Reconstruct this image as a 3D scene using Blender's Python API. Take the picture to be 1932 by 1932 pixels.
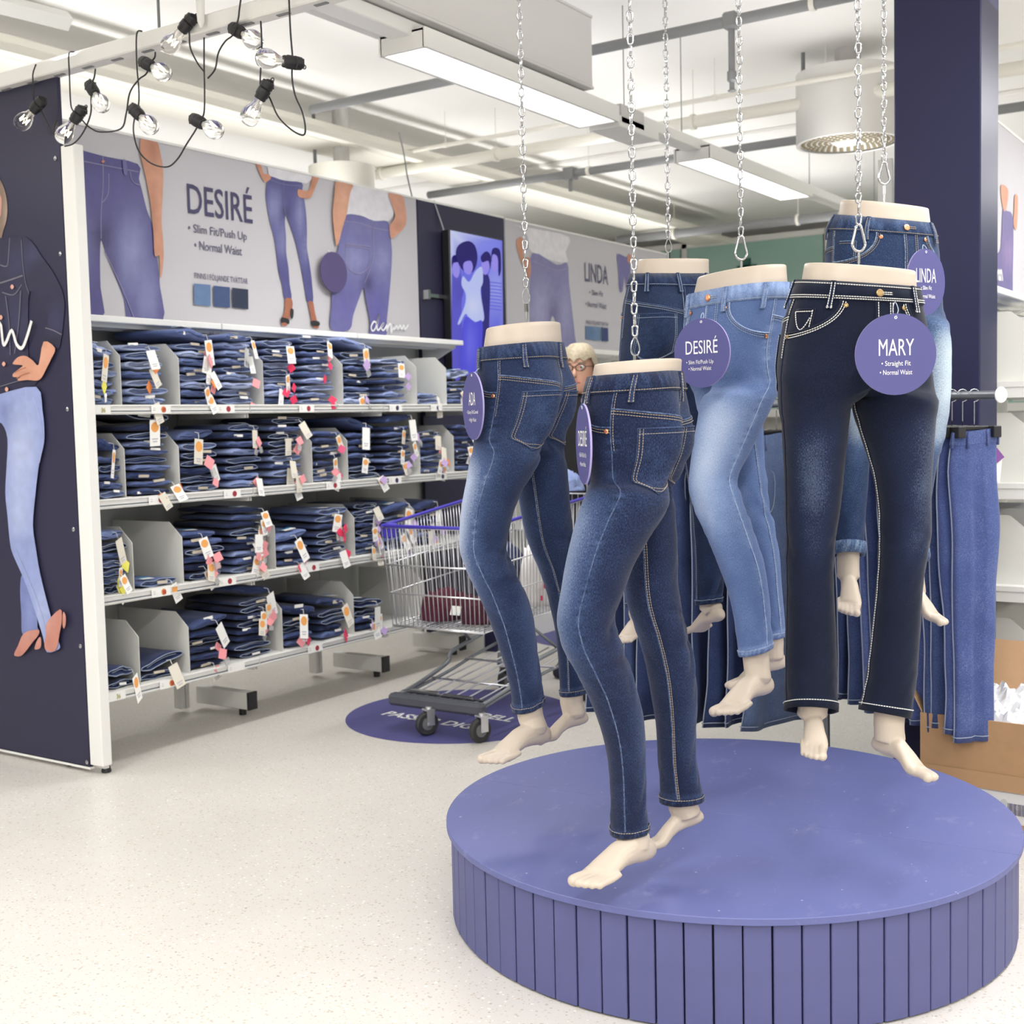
import bpy, bmesh, math, random
import numpy as np
from mathutils import Vector, Matrix, noise
from mathutils.geometry import delaunay_2d_cdt
R_ = random.Random(7)
for o in list(bpy.data.objects): bpy.data.objects.remove(o)
SC = bpy.context.scene; COL = SC.collection
# ---------------------------------------------------------------- camera
FPX = 2360.0; CAMH = 1.27
YAW, PIT, ROL = [math.radians(a) for a in (33.5, 4.12, 1.345)]
V = lambda *a: np.array(a, float)
ZUP = V(0, 0, 1); FH = V(-math.sin(YAW), math.cos(YAW), 0); RH = V(math.cos(YAW), math.sin(YAW), 0)
FW = FH*math.cos(PIT) - ZUP*math.sin(PIT); U0 = ZUP*math.cos(PIT) + FH*math.sin(PIT)
CR = math.cos(ROL)*RH - math.sin(ROL)*U0; CU = math.cos(ROL)*U0 + math.sin(ROL)*RH
CAMP = V(0, 0, CAMH)
def ray(x, y): return FW + CR*((x-966)/FPX) + CU*((966-y)/FPX)
def at(x, y, d): return CAMP + ray(x, y)*d                      # a point at depth d along a line of sight
def on(x, y, ax, v):                                            # a point on the world plane axis = v
    r = ray(x, y); return CAMP + r*((v-CAMP[ax])/r[ax])
cam = bpy.data.cameras.new('camera'); camo = bpy.data.objects.new('camera', cam); COL.objects.link(camo)
cam.sensor_width = 36; cam.lens = 36*FPX/1932; cam.clip_start = .05
m = Matrix.Identity(4)
for i, v in enumerate((CR, CU, -FW)):
    for j in range(3): m[j][i] = v[j]
for j in range(3): m[j][3] = CAMP[j]
camo.matrix_world = m; SC.camera = camo
cam.dof.use_dof = True; cam.dof.focus_distance = 2.95; cam.dof.aperture_fstop = 6.3
# ---------------------------------------------------------------- world, exposure, lamps and added fill lights
W = bpy.data.worlds.new('world'); SC.world = W; W.use_nodes = True
W.node_tree.nodes['Background'].inputs[0].default_value = (.92, .95, 1, 1)
W.node_tree.nodes['Background'].inputs[1].default_value = 1.0
SC.view_settings.view_transform = 'Standard'; SC.view_settings.look = 'None'
SC.view_settings.gamma = 1; SC.view_settings.use_curve_mapping = False
SC.view_settings.exposure = -0.92
FILL_W = 80
def area(name, loc, sx, sy, power, rot=(0, 0, 0), col=(1, .99, .985)):
    l = bpy.data.lights.new(name, 'AREA'); l.shape = 'RECTANGLE'; l.size = sx; l.size_y = sy
    l.energy = power; l.color = col
    o = bpy.data.objects.new(name, l); o.location = loc; o.rotation_euler = rot; COL.objects.link(o); return o
for X, Ys, P_ in ((-3.0, (.9, 7.2, 9.6), 52), (-.2, (-2.6, -.8, 1.0, 3.6, 6.0, 8.4), 66), (2.6, (-2.6, -.8, 1.0, 3.2, 5.5), 80), (-5.6, (1, 5.5), 50), (-3.0, (-2.6, -.8), 66)):
    for y in Ys: area('lamp_and_fill_light', (X, y, 2.69), .2, 1.5, P_)  # rows behind the camera are unseen, added for frontal light
area('lamp_and_fill_light', (-2.985, 4.6, 2.655), .18, 1.45, 52)
for X, Y, L, k in ((-6.9, 4, 12, 1), (-5.2, 4.5, 13, 1.2), (-3.75, 4.5, 13, 1.1), (-2.3, 4.5, 13, .75), (-.9, 4, 14, .42), (.6, 4, 14, .4), (2.2, 3, 12, .8), (4.2, 3, 12, 1)): area('added_ceiling_fill', (X, Y, 2.58), .12, L, FILL_W*k, (math.pi, 0, 0))  # unseen upward strips, added to brighten the ceiling
# ---------------------------------------------------------------- materials
def mat(name, col, rough=.5, metal=0, emit=0, alpha=1, spec=.5, noise_=0, nscale=40, bump=0, trans=0, coat=0):
    m = bpy.data.materials.new(name); m.use_nodes = True; nt = m.node_tree; b = nt.nodes['Principled BSDF']
    c = (*col, 1); b.inputs['Base Color'].default_value = c
    b.inputs['Roughness'].default_value = rough; b.inputs['Metallic'].default_value = metal
    b.inputs['Specular IOR Level'].default_value = spec; b.inputs['Alpha'].default_value = alpha
    b.inputs['Transmission Weight'].default_value = trans; b.inputs['Coat Weight'].default_value = coat
    if emit: b.inputs['Emission Color'].default_value = c; b.inputs['Emission Strength'].default_value = emit
    if noise_ or bump:
        tc = nt.nodes.new('ShaderNodeTexCoord'); n = nt.nodes.new('ShaderNodeTexNoise')
        n.inputs['Scale'].default_value = nscale; n.inputs['Detail'].default_value = 4
        nt.links.new(tc.outputs['Object'], n.inputs['Vector'])
        if noise_:
            mx = nt.nodes.new('ShaderNodeMix'); mx.data_type = 'RGBA'
            mx.inputs[6].default_value = tuple(x*(1-noise_) for x in col)+(1,)
            mx.inputs[7].default_value = tuple(min(1, x*(1+noise_)) for x in col)+(1,)
            nt.links.new(n.outputs['Fac'], mx.inputs[0]); nt.links.new(mx.outputs[2], b.inputs['Base Color'])
        if bump:
            bp = nt.nodes.new('ShaderNodeBump'); bp.inputs['Strength'].default_value = bump; bp.inputs['Distance'].default_value = .002
            nt.links.new(n.outputs['Fac'], bp.inputs['Height']); nt.links.new(bp.outputs[0], b.inputs['Normal'])
    return m
def node(nt, kind, **kw):
    n = nt.nodes.new(kind)
    for k, v in kw.items():
        if hasattr(n, k): setattr(n, k, v)
        else: n.inputs[k].default_value = v
    return n
def mixc(nt, f, a, b, blend='MIX'):
    n = nt.nodes.new('ShaderNodeMix'); n.data_type = 'RGBA'; n.blend_type = blend
    for i, s in ((0, f), (6, a), (7, b)):
        if hasattr(s, 'is_linked'): nt.links.new(s, n.inputs[i])
        else: n.inputs[i].default_value = s if i == 0 else (*s, 1)
    return n.outputs[2]
def math_(nt, op, a, b=0.0, clamp=False):
    n = nt.nodes.new('ShaderNodeMath'); n.operation = op; n.use_clamp = clamp
    for i, s in ((0, a), (1, b)):
        if hasattr(s, 'is_linked'): nt.links.new(s, n.inputs[i])
        else: n.inputs[i].default_value = s
    return n.outputs[0]
def denim(name, dark, mid, light, weave=.35, worn=True, objrand=0):
    """woven cotton: attribute 'wash' carries the factory fading and darker folds (red) and seam puckers (green)"""
    m = mat(name, mid, .85, spec=.15); nt = m.node_tree; b = nt.nodes['Principled BSDF']
    uv = node(nt, 'ShaderNodeTexCoord')
    src = uv.outputs['UV'] if worn else uv.outputs['Object']
    mp = node(nt, 'ShaderNodeMapping'); mp.inputs['Scale'].default_value = (1, .45, 1) if worn else (1, 1, 1)
    nt.links.new(src, mp.inputs[0])
    fine = node(nt, 'ShaderNodeTexNoise', Scale=480.0 if worn else 300., Detail=2.0); nt.links.new(mp.outputs[0], fine.inputs['Vector'])
    mp2 = node(nt, 'ShaderNodeMapping'); mp2.inputs['Scale'].default_value = (1, .12, 1) if worn else (1, 1, 1)
    nt.links.new(src, mp2.inputs[0])
    streak = node(nt, 'ShaderNodeTexNoise', Scale=300.0 if worn else 30., Detail=3.0); nt.links.new(mp2.outputs[0], streak.inputs['Vector'])
    blot = node(nt, 'ShaderNodeTexNoise', Scale=9.0, Detail=3.0); nt.links.new(src, blot.inputs['Vector'])
    f = math_(nt, 'MULTIPLY', math_(nt, 'SUBTRACT', fine.outputs['Fac'], .5), weave*2.2)
    f = math_(nt, 'ADD', f, math_(nt, 'MULTIPLY', math_(nt, 'SUBTRACT', streak.outputs['Fac'], .5), weave*.55))
    f = math_(nt, 'ADD', f, math_(nt, 'MULTIPLY', math_(nt, 'SUBTRACT', blot.outputs['Fac'], .5), .28))
    if worn:
        at_ = node(nt, 'ShaderNodeVertexColor', layer_name='wash'); sp = node(nt, 'ShaderNodeSeparateColor')
        nt.links.new(at_.outputs['Color'], sp.inputs[0])
        f = math_(nt, 'ADD', f, sp.outputs[0])
        f = math_(nt, 'ADD', f, math_(nt, 'SUBTRACT', sp.outputs[1], .5))
    else: f = math_(nt, 'ADD', f, .40)
    if objrand:
        oi = node(nt, 'ShaderNodeObjectInfo')
        f = math_(nt, 'ADD', f, math_(nt, 'MULTIPLY', math_(nt, 'SUBTRACT', oi.outputs['Random'], .5), objrand))
    cr = node(nt, 'ShaderNodeValToRGB'); e = cr.color_ramp.elements
    e[0].position = 0; e[0].color = (*dark, 1); e[1].position = 1; e[1].color = (*light, 1)
    k = cr.color_ramp.elements.new(.38); k.color = (*mid, 1)
    nt.links.new(f, cr.inputs[0]); nt.links.new(cr.outputs[0], b.inputs['Base Color'])
    bp = node(nt, 'ShaderNodeBump', Strength=.25, Distance=.001); nt.links.new(fine.outputs['Fac'], bp.inputs['Height'])
    nt.links.new(bp.outputs[0], b.inputs['Normal'])
    b.inputs['Sheen Weight'].default_value = .12; b.inputs['Sheen Roughness'].default_value = .5
    return m
M = {}
M['white'] = mat('white_metal', (.80, .80, .77), .42)
M['shelf'] = mat('shelf_metal', (.78, .78, .75), .45)
M['back'] = mat('perforated_back_metal', (.52, .53, .50), .55)
M['divider'] = mat('divider_metal', (.70, .70, .66), .5)
M['black'] = mat('black_plastic', (.012, .012, .014), .45)
M['rubber'] = mat('grey_rubber', (.035, .035, .037), .6)
M['chrome'] = mat('zinc_plated_steel', (.50, .51, .53), .16, 1)
M['wire'] = mat('cart_steel_wire', (.72, .73, .76), .28, .85)
M['dsteel'] = mat('dull_steel', (.30, .32, .35), .4, .8)
M['cartblue'] = mat('violet_blue_plastic', (.05, .035, .42), .4)
M['bumper'] = mat('grey_bumper_plastic', (.075, .08, .10), .5)
M['skin'] = mat('mannequin_plastic', (.53, .455, .375), .42, spec=.4)
M['sign'] = mat('violet_card', (.076, .074, .235), .5)
M['signedge'] = mat('violet_card_edge', (.33, .29, .55), .6)
M['ink'] = mat('white_print', (.85, .85, .85), .6)
M['inkdark'] = mat('dark_violet_print', (.04, .036, .10), .6)
M['inkgrey'] = mat('grey_print', (.10, .095, .16), .6)
M['banner'] = mat('pale_grey_banner', (.50, .49, .52), .75, noise_=.03, nscale=3)
M['navy'] = mat('navy_panel', (.030, .029, .062), .4, spec=.25)
M['pillar'] = mat('dark_violet_paint', (.024, .025, .066), .4, spec=.2)
M['copper'] = mat('copper_rivet', (.75, .33, .18), .3, .9)
M['brass'] = mat('brass_button', (.36, .25, .12), .35, .9)
M['thread'] = mat('tan_thread', (.37, .31, .24), .8)
M['wthread'] = mat('white_thread', (.74, .73, .70), .8)
M['bthread'] = mat('blue_grey_thread', (.36, .42, .52), .8)
M['card'] = mat('white_card', (.85, .85, .82), .6)
M['tan'] = mat('tan_label', (.58, .52, .42), .7)
M['cyan'] = mat('cyan_print', (.02, .25, .5), .6)
for n, c in dict(orange=(.85, .26, .06), seal=(.80, .36, .10), pink=(.86, .33, .36), hot=(.80, .04, .12), lilac=(.52, .38, .68), yellow=(.78, .74, .12), rose=(.75, .12, .25), dred=(.35, .03, .05)).items():
    M[n] = mat(n+'_card', c, .55)
M['card_box'] = mat('brown_cardboard', (.42, .25, .13), .8, noise_=.10, nscale=25)
M['card_in'] = mat('cardboard_inside', (.50, .31, .17), .8, noise_=.08, nscale=20)
M['boxwhite'] = mat('white_printed_cardboard', (.66, .65, .65), .7)
M['ceiling'] = mat('ceiling_paint', (.87, .86, .83), .9, noise_=.02, nscale=2)
M['cream'] = mat('cream_paint', (.78, .76, .68), .6)
M['greypipe'] = mat('grey_paint_pipe', (.22, .225, .23), .5)
M['duct'] = mat('grey_duct_board', (.60, .59, .57), .6)
M['wallp'] = mat('wall_paint', (.72, .71, .68), .9)
M['glassg'] = mat('green_tinted_glass', (.34, .55, .47), .12, spec=.7)
M['lampd'] = mat('lit_diffuser', (1, .99, .96), .5, emit=5)
M['maroon'] = mat('burgundy_knit', (.075, .012, .028), .95, noise_=.35, nscale=60, bump=.6)
M['hole'] = mat('dark_opening', (.26, .22, .14), .8)
M['pat'] = mat('red_printed_white_cloth', (.80, .78, .76), .8)
def folded_mats():
    return [denim('folded_denim_pale', (.14, .19, .40), (.34, .41, .66), (.60, .67, .82), .3, False, .5),
            denim('folded_denim_mid', (.07, .10, .25), (.17, .23, .45), (.40, .47, .67), .3, False, .5),
            denim('folded_denim_navy', (.018, .030, .09), (.052, .080, .21), (.17, .22, .42), .3, False, .55),
            denim('folded_denim_ink', (.009, .014, .042), (.023, .036, .105), (.085, .115, .25), .3, False, .5)]
FD = folded_mats()
M['fthread'] = mat('pale_denim_edge', (.30, .35, .46), .8)
# ---------------------------------------------------------------- mesh helper
ORG = {}
class MB:
    def __init__(s): s.v = []; s.f = []
    def add(s, vs, fs):
        n = len(s.v); s.v += [tuple(map(float, v)) for v in vs]; s.f += [tuple(i+n for i in f) for f in fs]; return s
    def box(s, c, d, fr=None, top=1.0):
        """box centred c, size d, optional frame (three axes as rows)"""
        c = np.array(c, float); fr = np.eye(3) if fr is None else np.array(fr, float); P = []
        for k in (-.5, .5):
            t = top if k > 0 else 1
            for a, b in ((-.5, -.5), (.5, -.5), (.5, .5), (-.5, .5)): P.append(c + fr.T @ V(a*d[0]*t, b*d[1]*t, k*d[2]))
        return s.add(P, [(3, 2, 1, 0), (4, 5, 6, 7), (0, 1, 5, 4), (1, 2, 6, 5), (2, 3, 7, 6), (3, 0, 4, 7)])
    def tube(s, pts, r, n=8, closed=False, caps=True):
        P = [np.array(p, float) for p in pts]; K = len(P); rr = r if hasattr(r, '__len__') else [r]*K
        ref = None; rings = []
        for i in range(K):
            a = P[(i-1) % K] if (closed or i > 0) else P[i]; b = P[(i+1) % K] if (closed or i < K-1) else P[i]
            t = b-a; L = np.linalg.norm(t); t = t/L if L > 1e-9 else ZUP
            if ref is None: ref = ZUP if abs(t[2]) < .9 else V(1, 0, 0)
            u = ref - t*(ref@t)
            if np.linalg.norm(u) < 1e-6: u = np.cross(t, V(.3, .5, .8))
            u /= np.linalg.norm(u); w = np.cross(t, u); ref = u
            rings.append([P[i]+rr[i]*(math.cos(2*math.pi*k/n)*u+math.sin(2*math.pi*k/n)*w) for k in range(n)])
        vs = [p for rg in rings for p in rg]; fs = []
        for i in range(K if closed else K-1):
            j = (i+1) % K
            for k in range(n): fs.append((i*n+k, i*n+(k+1) % n, j*n+(k+1) % n, j*n+k))
        if caps and not closed: fs += [tuple(range(n-1, -1, -1)), tuple((K-1)*n+k for k in range(n))]
        return s.add(vs, fs)
    def lathe(s, prof, c=(0, 0, 0), ax=(0, 0, 1), n=24, close=True):
        """prof: (radius, height) pairs about axis ax through c"""
        c = np.array(c, float); ax = np.array(ax, float); ax /= np.linalg.norm(ax)
        u = np.cross(ax, V(0, 0, 1) if abs(ax[2]) < .9 else V(1, 0, 0)); u /= np.linalg.norm(u); w = np.cross(ax, u)
        vs = []; fs = []
        for r, h in prof:
            for k in range(n): a = 2*math.pi*k/n; vs.append(c+ax*h+r*(math.cos(a)*u+math.sin(a)*w))
        for i in range(len(prof)-1):
            for k in range(n): fs.append((i*n+k, i*n+(k+1) % n, (i+1)*n+(k+1) % n, (i+1)*n+k))
        if close: fs += [tuple(range(n-1, -1, -1)), tuple((len(prof)-1)*n+k for k in range(n))]
        return s.add(vs, fs)
    def grid(s, G, wrap=False):
        """G: rows x cols x 3"""
        r, c = len(G), len(G[0]); fs = []
        for i in range(r-1):
            for k in range(c if wrap else c-1): fs.append((i*c+k, i*c+(k+1) % c, (i+1)*c+(k+1) % c, (i+1)*c+k))
        return s.add([p for row in G for p in row], fs)
    def build(s, name, mt, parent=None, smooth=False, bevel=0, org=None):
        me = bpy.data.meshes.new(name)
        o_ = np.zeros(3) if parent is None and org is None else (ORG[parent.name] if org is None else np.array(org, float))
        me.from_pydata([tuple(np.array(v)-o_) for v in s.v], [], s.f); me.validate()
        bm = bmesh.new(); bm.from_mesh(me); bmesh.ops.recalc_face_normals(bm, faces=bm.faces)
        if bevel:
            es = [e for e in bm.edges if len(e.link_faces) == 2 and e.calc_face_angle(0) > .6]
            bmesh.ops.bevel(bm, geom=es, offset=bevel, segments=1, affect='EDGES', clamp_overlap=True)
        bm.to_mesh(me); bm.free()
        if smooth:
            for p in me.polygons: p.use_smooth = True
            if smooth == 'auto': me.set_sharp_from_angle(angle=.7)
        if mt is not None: me.materials.append(mt)
        o = bpy.data.objects.new(name, me); COL.objects.link(o); ORG[o.name] = o_
        if parent is not None: o.parent = parent
        elif org is not None: o.location = o_
        return o
def tag(o, label=None, cat=None, group=None, kind=None):
    for k, v in (('label', label), ('category', cat), ('group', group), ('kind', kind)):
        if v: o[k] = v
    return o
def thing(name, loc, label, cat, group=None):
    o = bpy.data.objects.new(name, None); COL.objects.link(o); o.location = tuple(map(float, loc)); o.empty_display_size = .05
    ORG[o.name] = np.array(loc, float); return tag(o, label, cat, group)
def struct(o): o['kind'] = 'structure'; return o
def copy_tree(o, parent=None):
    c = o.copy(); COL.objects.link(c); ORG[c.name] = ORG[o.name]
    if parent is not None: c.parent = parent
    for ch in o.children: copy_tree(ch, c)
    return c
def text_mesh(name, s, mt, parent, c, ex, ey, h, cond=.5, bold=0, align='CENTER', gap=0, depth=.0006, spacing=1.0, wid=None):
    """flat lettering: c = baseline anchor, ex/ey = reading and up axes, h = cap height"""
    cu = bpy.data.curves.new(name, 'FONT'); cu.body = s; cu.align_x = align; cu.size = 1; cu.offset = bold; cu.space_character = spacing
    cu.resolution_u = 3
    t = bpy.data.objects.new(name, cu); COL.objects.link(t)
    dg = bpy.context.evaluated_depsgraph_get(); me = bpy.data.meshes.new_from_object(t.evaluated_get(dg)); bpy.data.objects.remove(t)
    nrm = np.cross(ex, ey); k = h/.7
    if wid: xs = [v.co.x for v in me.vertices]; cond = wid/((max(xs)-min(xs))*k)
    mb = MB(); vs = [np.array(c)+ex*(v.co.x*k*cond)+ey*(v.co.y*k)+nrm*(gap+depth) for v in me.vertices]
    mb.add(vs, [tuple(p.vertices) for p in me.polygons]); return mb.build(name, mt, parent)
def smooth_path(pts, sub=6, closed=False):
    P = [np.array(p, float) for p in pts]; K = len(P); out = []
    g = (lambda i: P[i % K]) if closed else (lambda i: P[max(0, min(K-1, i))])
    for i in range(K if closed else K-1):
        a, b, c, d = g(i-1), g(i), g(i+1), g(i+2)
        for j in range(sub):
            t = j/sub; out.append(.5*((2*b)+(c-a)*t+(2*a-5*b+4*c-d)*t*t+(-a+3*b-3*c+d)*t**3))
    if not closed: out.append(P[-1])
    return out
# ---------------------------------------------------------------- setting
def floor_mat():
    m = mat('pale_terrazzo', (.74, .70, .64), .34, spec=.45); nt = m.node_tree; b = nt.nodes['Principled BSDF']
    tc = node(nt, 'ShaderNodeTexCoord'); c = None
    base = (.74, .705, .65)
    n1 = node(nt, 'ShaderNodeTexNoise', Scale=2.2, Detail=5.0); nt.links.new(tc.outputs['Object'], n1.inputs['Vector'])
    col = mixc(nt, n1.outputs['Fac'], (.59, .562, .52), (.685, .658, .618))
    for sc, thr, cc in ((105, .10, (.42, .36, .29)), (80, .085, (.88, .85, .80)), (60, .055, (.30, .27, .24)), (140, .10, (.56, .43, .30))):
        vo = node(nt, 'ShaderNodeTexVoronoi', Scale=float(sc)); nt.links.new(tc.outputs['Object'], vo.inputs['Vector'])
        wn = node(nt, 'ShaderNodeTexWhiteNoise'); nt.links.new(vo.outputs['Position'], wn.inputs['Vector'])
        lim = math_(nt, 'MULTIPLY', math_(nt, 'POWER', wn.outputs['Value'], 3.0), thr*4.2)
        f = math_(nt, 'MULTIPLY', math_(nt, 'LESS_THAN', vo.outputs['Distance'], lim), .62)
        col = mixc(nt, f, col, cc)
    nt.links.new(col, b.inputs['Base Color'])
    n2 = node(nt, 'ShaderNodeTexNoise', Scale=6., Detail=3.0); nt.links.new(tc.outputs['Object'], n2.inputs['Vector'])
    r = node(nt, 'ShaderNodeMapRange'); r.inputs['To Min'].default_value = .26; r.inputs['To Max'].default_value = .45
    nt.links.new(n2.outputs['Fac'], r.inputs[0]); nt.links.new(r.outputs[0], b.inputs['Roughness'])
    return m
X0, X1, Y0, Y1, ZC = -9.5, 5.5, -4.5, 13.0, 3.3
struct(MB().box(((X0+X1)/2, (Y0+Y1)/2, -.05), (X1-X0+.4, Y1-Y0+.4, .1)).build('floor', floor_mat()))
struct(MB().box(((X0+X1)/2, (Y0+Y1)/2, ZC+.05), (X1-X0+.4, Y1-Y0+.4, .1)).build('ceiling', M['ceiling']))
struct(MB().box((X0-.05, (Y0+Y1)/2, ZC/2), (.1, Y1-Y0, ZC)).build('wall_left', M['wallp']))
struct(MB().box((X1+.05, (Y0+Y1)/2, ZC/2), (.1, Y1-Y0, ZC)).build('wall_right', M['wallp']))
struct(MB().box(((X0+X1)/2, Y0-.05, ZC/2), (X1-X0, .1, ZC)).build('wall_front', M['wallp']))
struct(MB().box(((X0+X1)/2, Y1+.05, ZC/2), (X1-X0, .1, ZC)).build('wall_back', M['wallp']))
# green glazed screen in front of the back wall
for k, xa in enumerate(np.arange(-7.6, 2.4, 1.6)):
    f = struct(MB().box((xa+.8, 12.55, 3.13), (1.6, .06, .06)).box((xa+.8, 12.55, 2.5), (1.6, .07, .10)).box((xa+.8, 12.55, 1.3), (1.6, .06, .08))
       .box((xa+.03, 12.55, 2.0), (.06, .06, 2.3)).build('window_%d' % (k+1), M['white']))
    MB().box((xa+.8, 12.56, 2.84), (1.54, .02, .56)).build('pane', M['glassg'], f)
    MB().box((xa+.8, 12.56, 1.9), (1.54, .02, 1.12)).build('pane', M['glassg'], f)
    if k == 1: MB().box((xa+.75, 12.53, 2.82), (.22, .02, .08)).box((xa+.75, 12.53, 2.82), (.08, .02, .22)).build('cross_sign', mat('dark_green_film', (.03, .13, .10), .5), f)
# shallow ceiling ribs (cast beams) running across
struct(MB().box(((X0+X1)/2, 8.6, 3.285), (X1-X0, .10, .03)).build('trim_1', M['ceiling'], bevel=.006))
struct(MB().box((-5.45, 6, 3.1), (.30, 12, .12)).box((-5.20, 6, 3.05), (.07, 12, .05)).build('trim_2', M['cream'], bevel=.006))
# pillar
pc = thing('pillar', (-1.1, 4.3, 0), 'dark violet square pillar rising behind the right-hand mannequins', 'pillar')
PY = 4.20; xa, xb = on(1687, 600, 1, PY)[0], on(1849.5, 600, 1, PY)[0]; pw_ = on(1882, 600, 0, xb)[1]-PY
MB().box(((xa+xb)/2, PY+pw_/2, 1.65), (xb-xa, pw_, 3.3)).build('shaft', M['pillar'], pc, bevel=.004)
MB().box(((xa+xb)/2, PY+pw_/2, .05), (xb-xa+.012, pw_+.012, .1)).build('plinth', M['navy'], pc, bevel=.004)
# ---------------------------------------------------------------- ceiling services
def pipe(name, p, q, r, label, mt, cat='pipe', clips=()):
    c = (np.array(p)+np.array(q))/2; t = thing(name, c, label, cat)
    MB().tube([p, q], r, 14).build('pipe_run', mt, t, smooth='auto')
    for x in clips:
        b = MB().lathe([(r*1.25, -.012), (r*1.25, .012)], (x, p[1], p[2]), (1, 0, 0), 14).tube([(x, p[1], p[2]+r), (x, p[1], ZC)], .003, 6)
        b.build('pipe_clip', M['cream'], t)
    return t
t = pipe('sprinkler_pipe', (-5, 5.55, 3.1), (3, 5.55, 3.1), .026, 'thick grey pipe with a sprinkler drop crossing above the nearest lamp', M['greypipe'], clips=(-3.4, -2.0, .6))
s = on(1380, 60, 1, 5.55)
MB().box((s[0], 5.55, 3.1), (.07, .07, .075)).build('tee_fitting', M['greypipe'], t, bevel=.01)
h = MB().tube([(s[0], 5.55, 3.08), (s[0], 5.55, 2.86)], .016, 10).lathe([(.022, 0), (.022, -.04), (.012, -.05), (.012, -.08), (.02, -.085), (.02, -.09)], (s[0], 5.55, 2.87), n=12)
h.build('sprinkler_head', M['greypipe'], t, smooth='auto')
pipe('ceiling_pipe', (-5.8, 6.86, 3.0), (-.4, 6.86, 3.0), .036, 'cream pipe crossing the ceiling behind the lamp row', M['cream'], clips=(-5.55, -4.6, -3.2, -2.4))
pipe('conduit', (-5.8, 6.72, 3.08), (-.4, 6.72, 3.08), .014, 'thin cream conduit running just above the cream pipe', M['cream'], clips=(-4.9, -3.0))
t = pipe('sprinkler_pipe', (-5.8, 7.72, 3.0), (2, 7.72, 3.0), .028, 'dark grey pipe crossing above the second lamp', M['greypipe'], clips=(-4.4, -2.2))
MB().box((-4.55, 7.72, 3.0), (.08, .08, .08)).tube([(-4.55, 7.72, 2.97), (-4.55, 7.72, 2.88)], .014, 8).build('sprinkler_head', M['greypipe'], t)
pipe('sprinkler_pipe', (-5.8, 10.7, 2.98), (3, 10.7, 2.98), .04, 'dark pipe far back above the green glass screen', M['greypipe'], clips=(-5.2, -4.0))
# luminaire trunking along y
LX = -2.985
tr = thing('lamp_trunking', (LX, 7, 2.76), 'long white trunking rail that carries the ceiling lamps', 'rail')
MB().box((LX, 6.5, 2.755), (.10, 10.4, .055)).build('rail', M['white'], tr, bevel=.004)
for y in (5.6, 6.25, 8.2, 9.6): MB().tube([(LX, y, 2.78), (LX, y, ZC)], .003, 6).build('suspension_wire', M['greypipe'], tr)
MB().box((LX-.01, 5.62, 2.70), (.17, .42, .055)).build('junction_box', M['white'], tr, bevel=.004)
MB().box((LX+.045, 5.55, 2.74), (.06, .24, .09)).build('end_plate', M['duct'], tr, bevel=.003)
def lamp(y0, y1, label):
    t = thing('ceiling_lamp', (LX, (y0+y1)/2, 2.7), label, 'lamp', 'linear lamps on the trunking'); c = (y0+y1)/2; L = y1-y0
    MB().box((LX+.105, c, 2.712), (.016, L, .075)).box((LX-.105, c, 2.712), (.016, L, .075)).box((LX, y0+.008, 2.712), (.21, .016, .075)).box((LX, y1-.008, 2.712), (.21, .016, .075)).box((LX, c, 2.742), (.21, L, .012)).build('housing', M['white'], t, bevel=.002)
    MB().box((LX, c, 2.690), (.190, L-.034, .02)).build('diffuser', M['lampd'], t)
lamp(3.83, 5.34, 'nearest linear ceiling lamp, lit, below the grey duct box')
lamp(6.38, 7.95, 'second linear ceiling lamp, lit, over the mannequin chains')
lamp(9.1, 10.6, 'far linear ceiling lamp near the top of the rightmost mannequin')
dt = thing('duct_box', (-3.05, 3.6, 2.95), 'large grey duct box hanging beside the nearest lamp', 'duct')
MB().box((-3.05, 3.4, 2.955), (.30, 3.48, .31)).build('casing', M['duct'], dt, bevel=.004)
MB().box((-3.05, 3.4, 2.795), (.308, 3.488, .012)).box((-3.05, 3.4, 3.115), (.308, 3.488, .012)).build('edge_profile', M['duct'], dt, bevel=.002)
for y in (2.0, 3.6, 4.9): MB().tube([(-3.05, y, 3.12), (-3.05, y, ZC)], .006, 6).build('hanger_rod', M['greypipe'], dt)
def drum(c, r, h, label, mt):
    t = thing('air_diffuser', (c[0], c[1], c[2]-h/2), label, 'air vent')
    z0, z1 = c[2]-h/2, c[2]+h/2
    MB().lathe([(r*.93, 0), (r, 0), (r, h), (r*.6, h)], (c[0], c[1], z0), n=64, close=False).lathe([(.01, h), (r*.62, h)], (c[0], c[1], z0), n=32, close=False).build('drum', mt, t, smooth='auto')
    pl = MB().lathe([(.001, .012), (r*.94, .012)], (c[0], c[1], z0), n=64, close=False).build('perforated_plate', mt, t)
    hb = MB()
    for k in range(3, 9):
        rr = r*.92*k/8.5
        for j in range(int(5*k)):
            a = 2*math.pi*(j+.5*(k % 2))/(5*k); hb.lathe([(r*.042, -.002), (r*.042, .004)], (c[0]+rr*math.cos(a), c[1]+rr*math.sin(a), z0+.008), n=8)
    hs = hb.build('nozzle_holes', M['hole'], pl); hs['kind'] = 'stuff'
    if r > .25: MB().box((c[0], c[1], z0+.006), (r*.55, r*.5, .012)).build('centre_plate', M['white'], pl)
    MB().tube([(c[0], c[1], z1-.01), (c[0], c[1], ZC)], r*.25, 20).build('supply_collar', M['duct'], t, smooth='auto')
    MB().tube([(c[0]-r*.8, c[1]-r*.3, z1-.02), (c[0]-r*.8, c[1]-r*.3, ZC)], .012, 6).build('hanger_bracket', M['greypipe'], t)
drum(at(1600, 205, 7.0), .285, .385, 'large white round air diffuser left of the dark pillar', M['wallp'])
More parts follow.
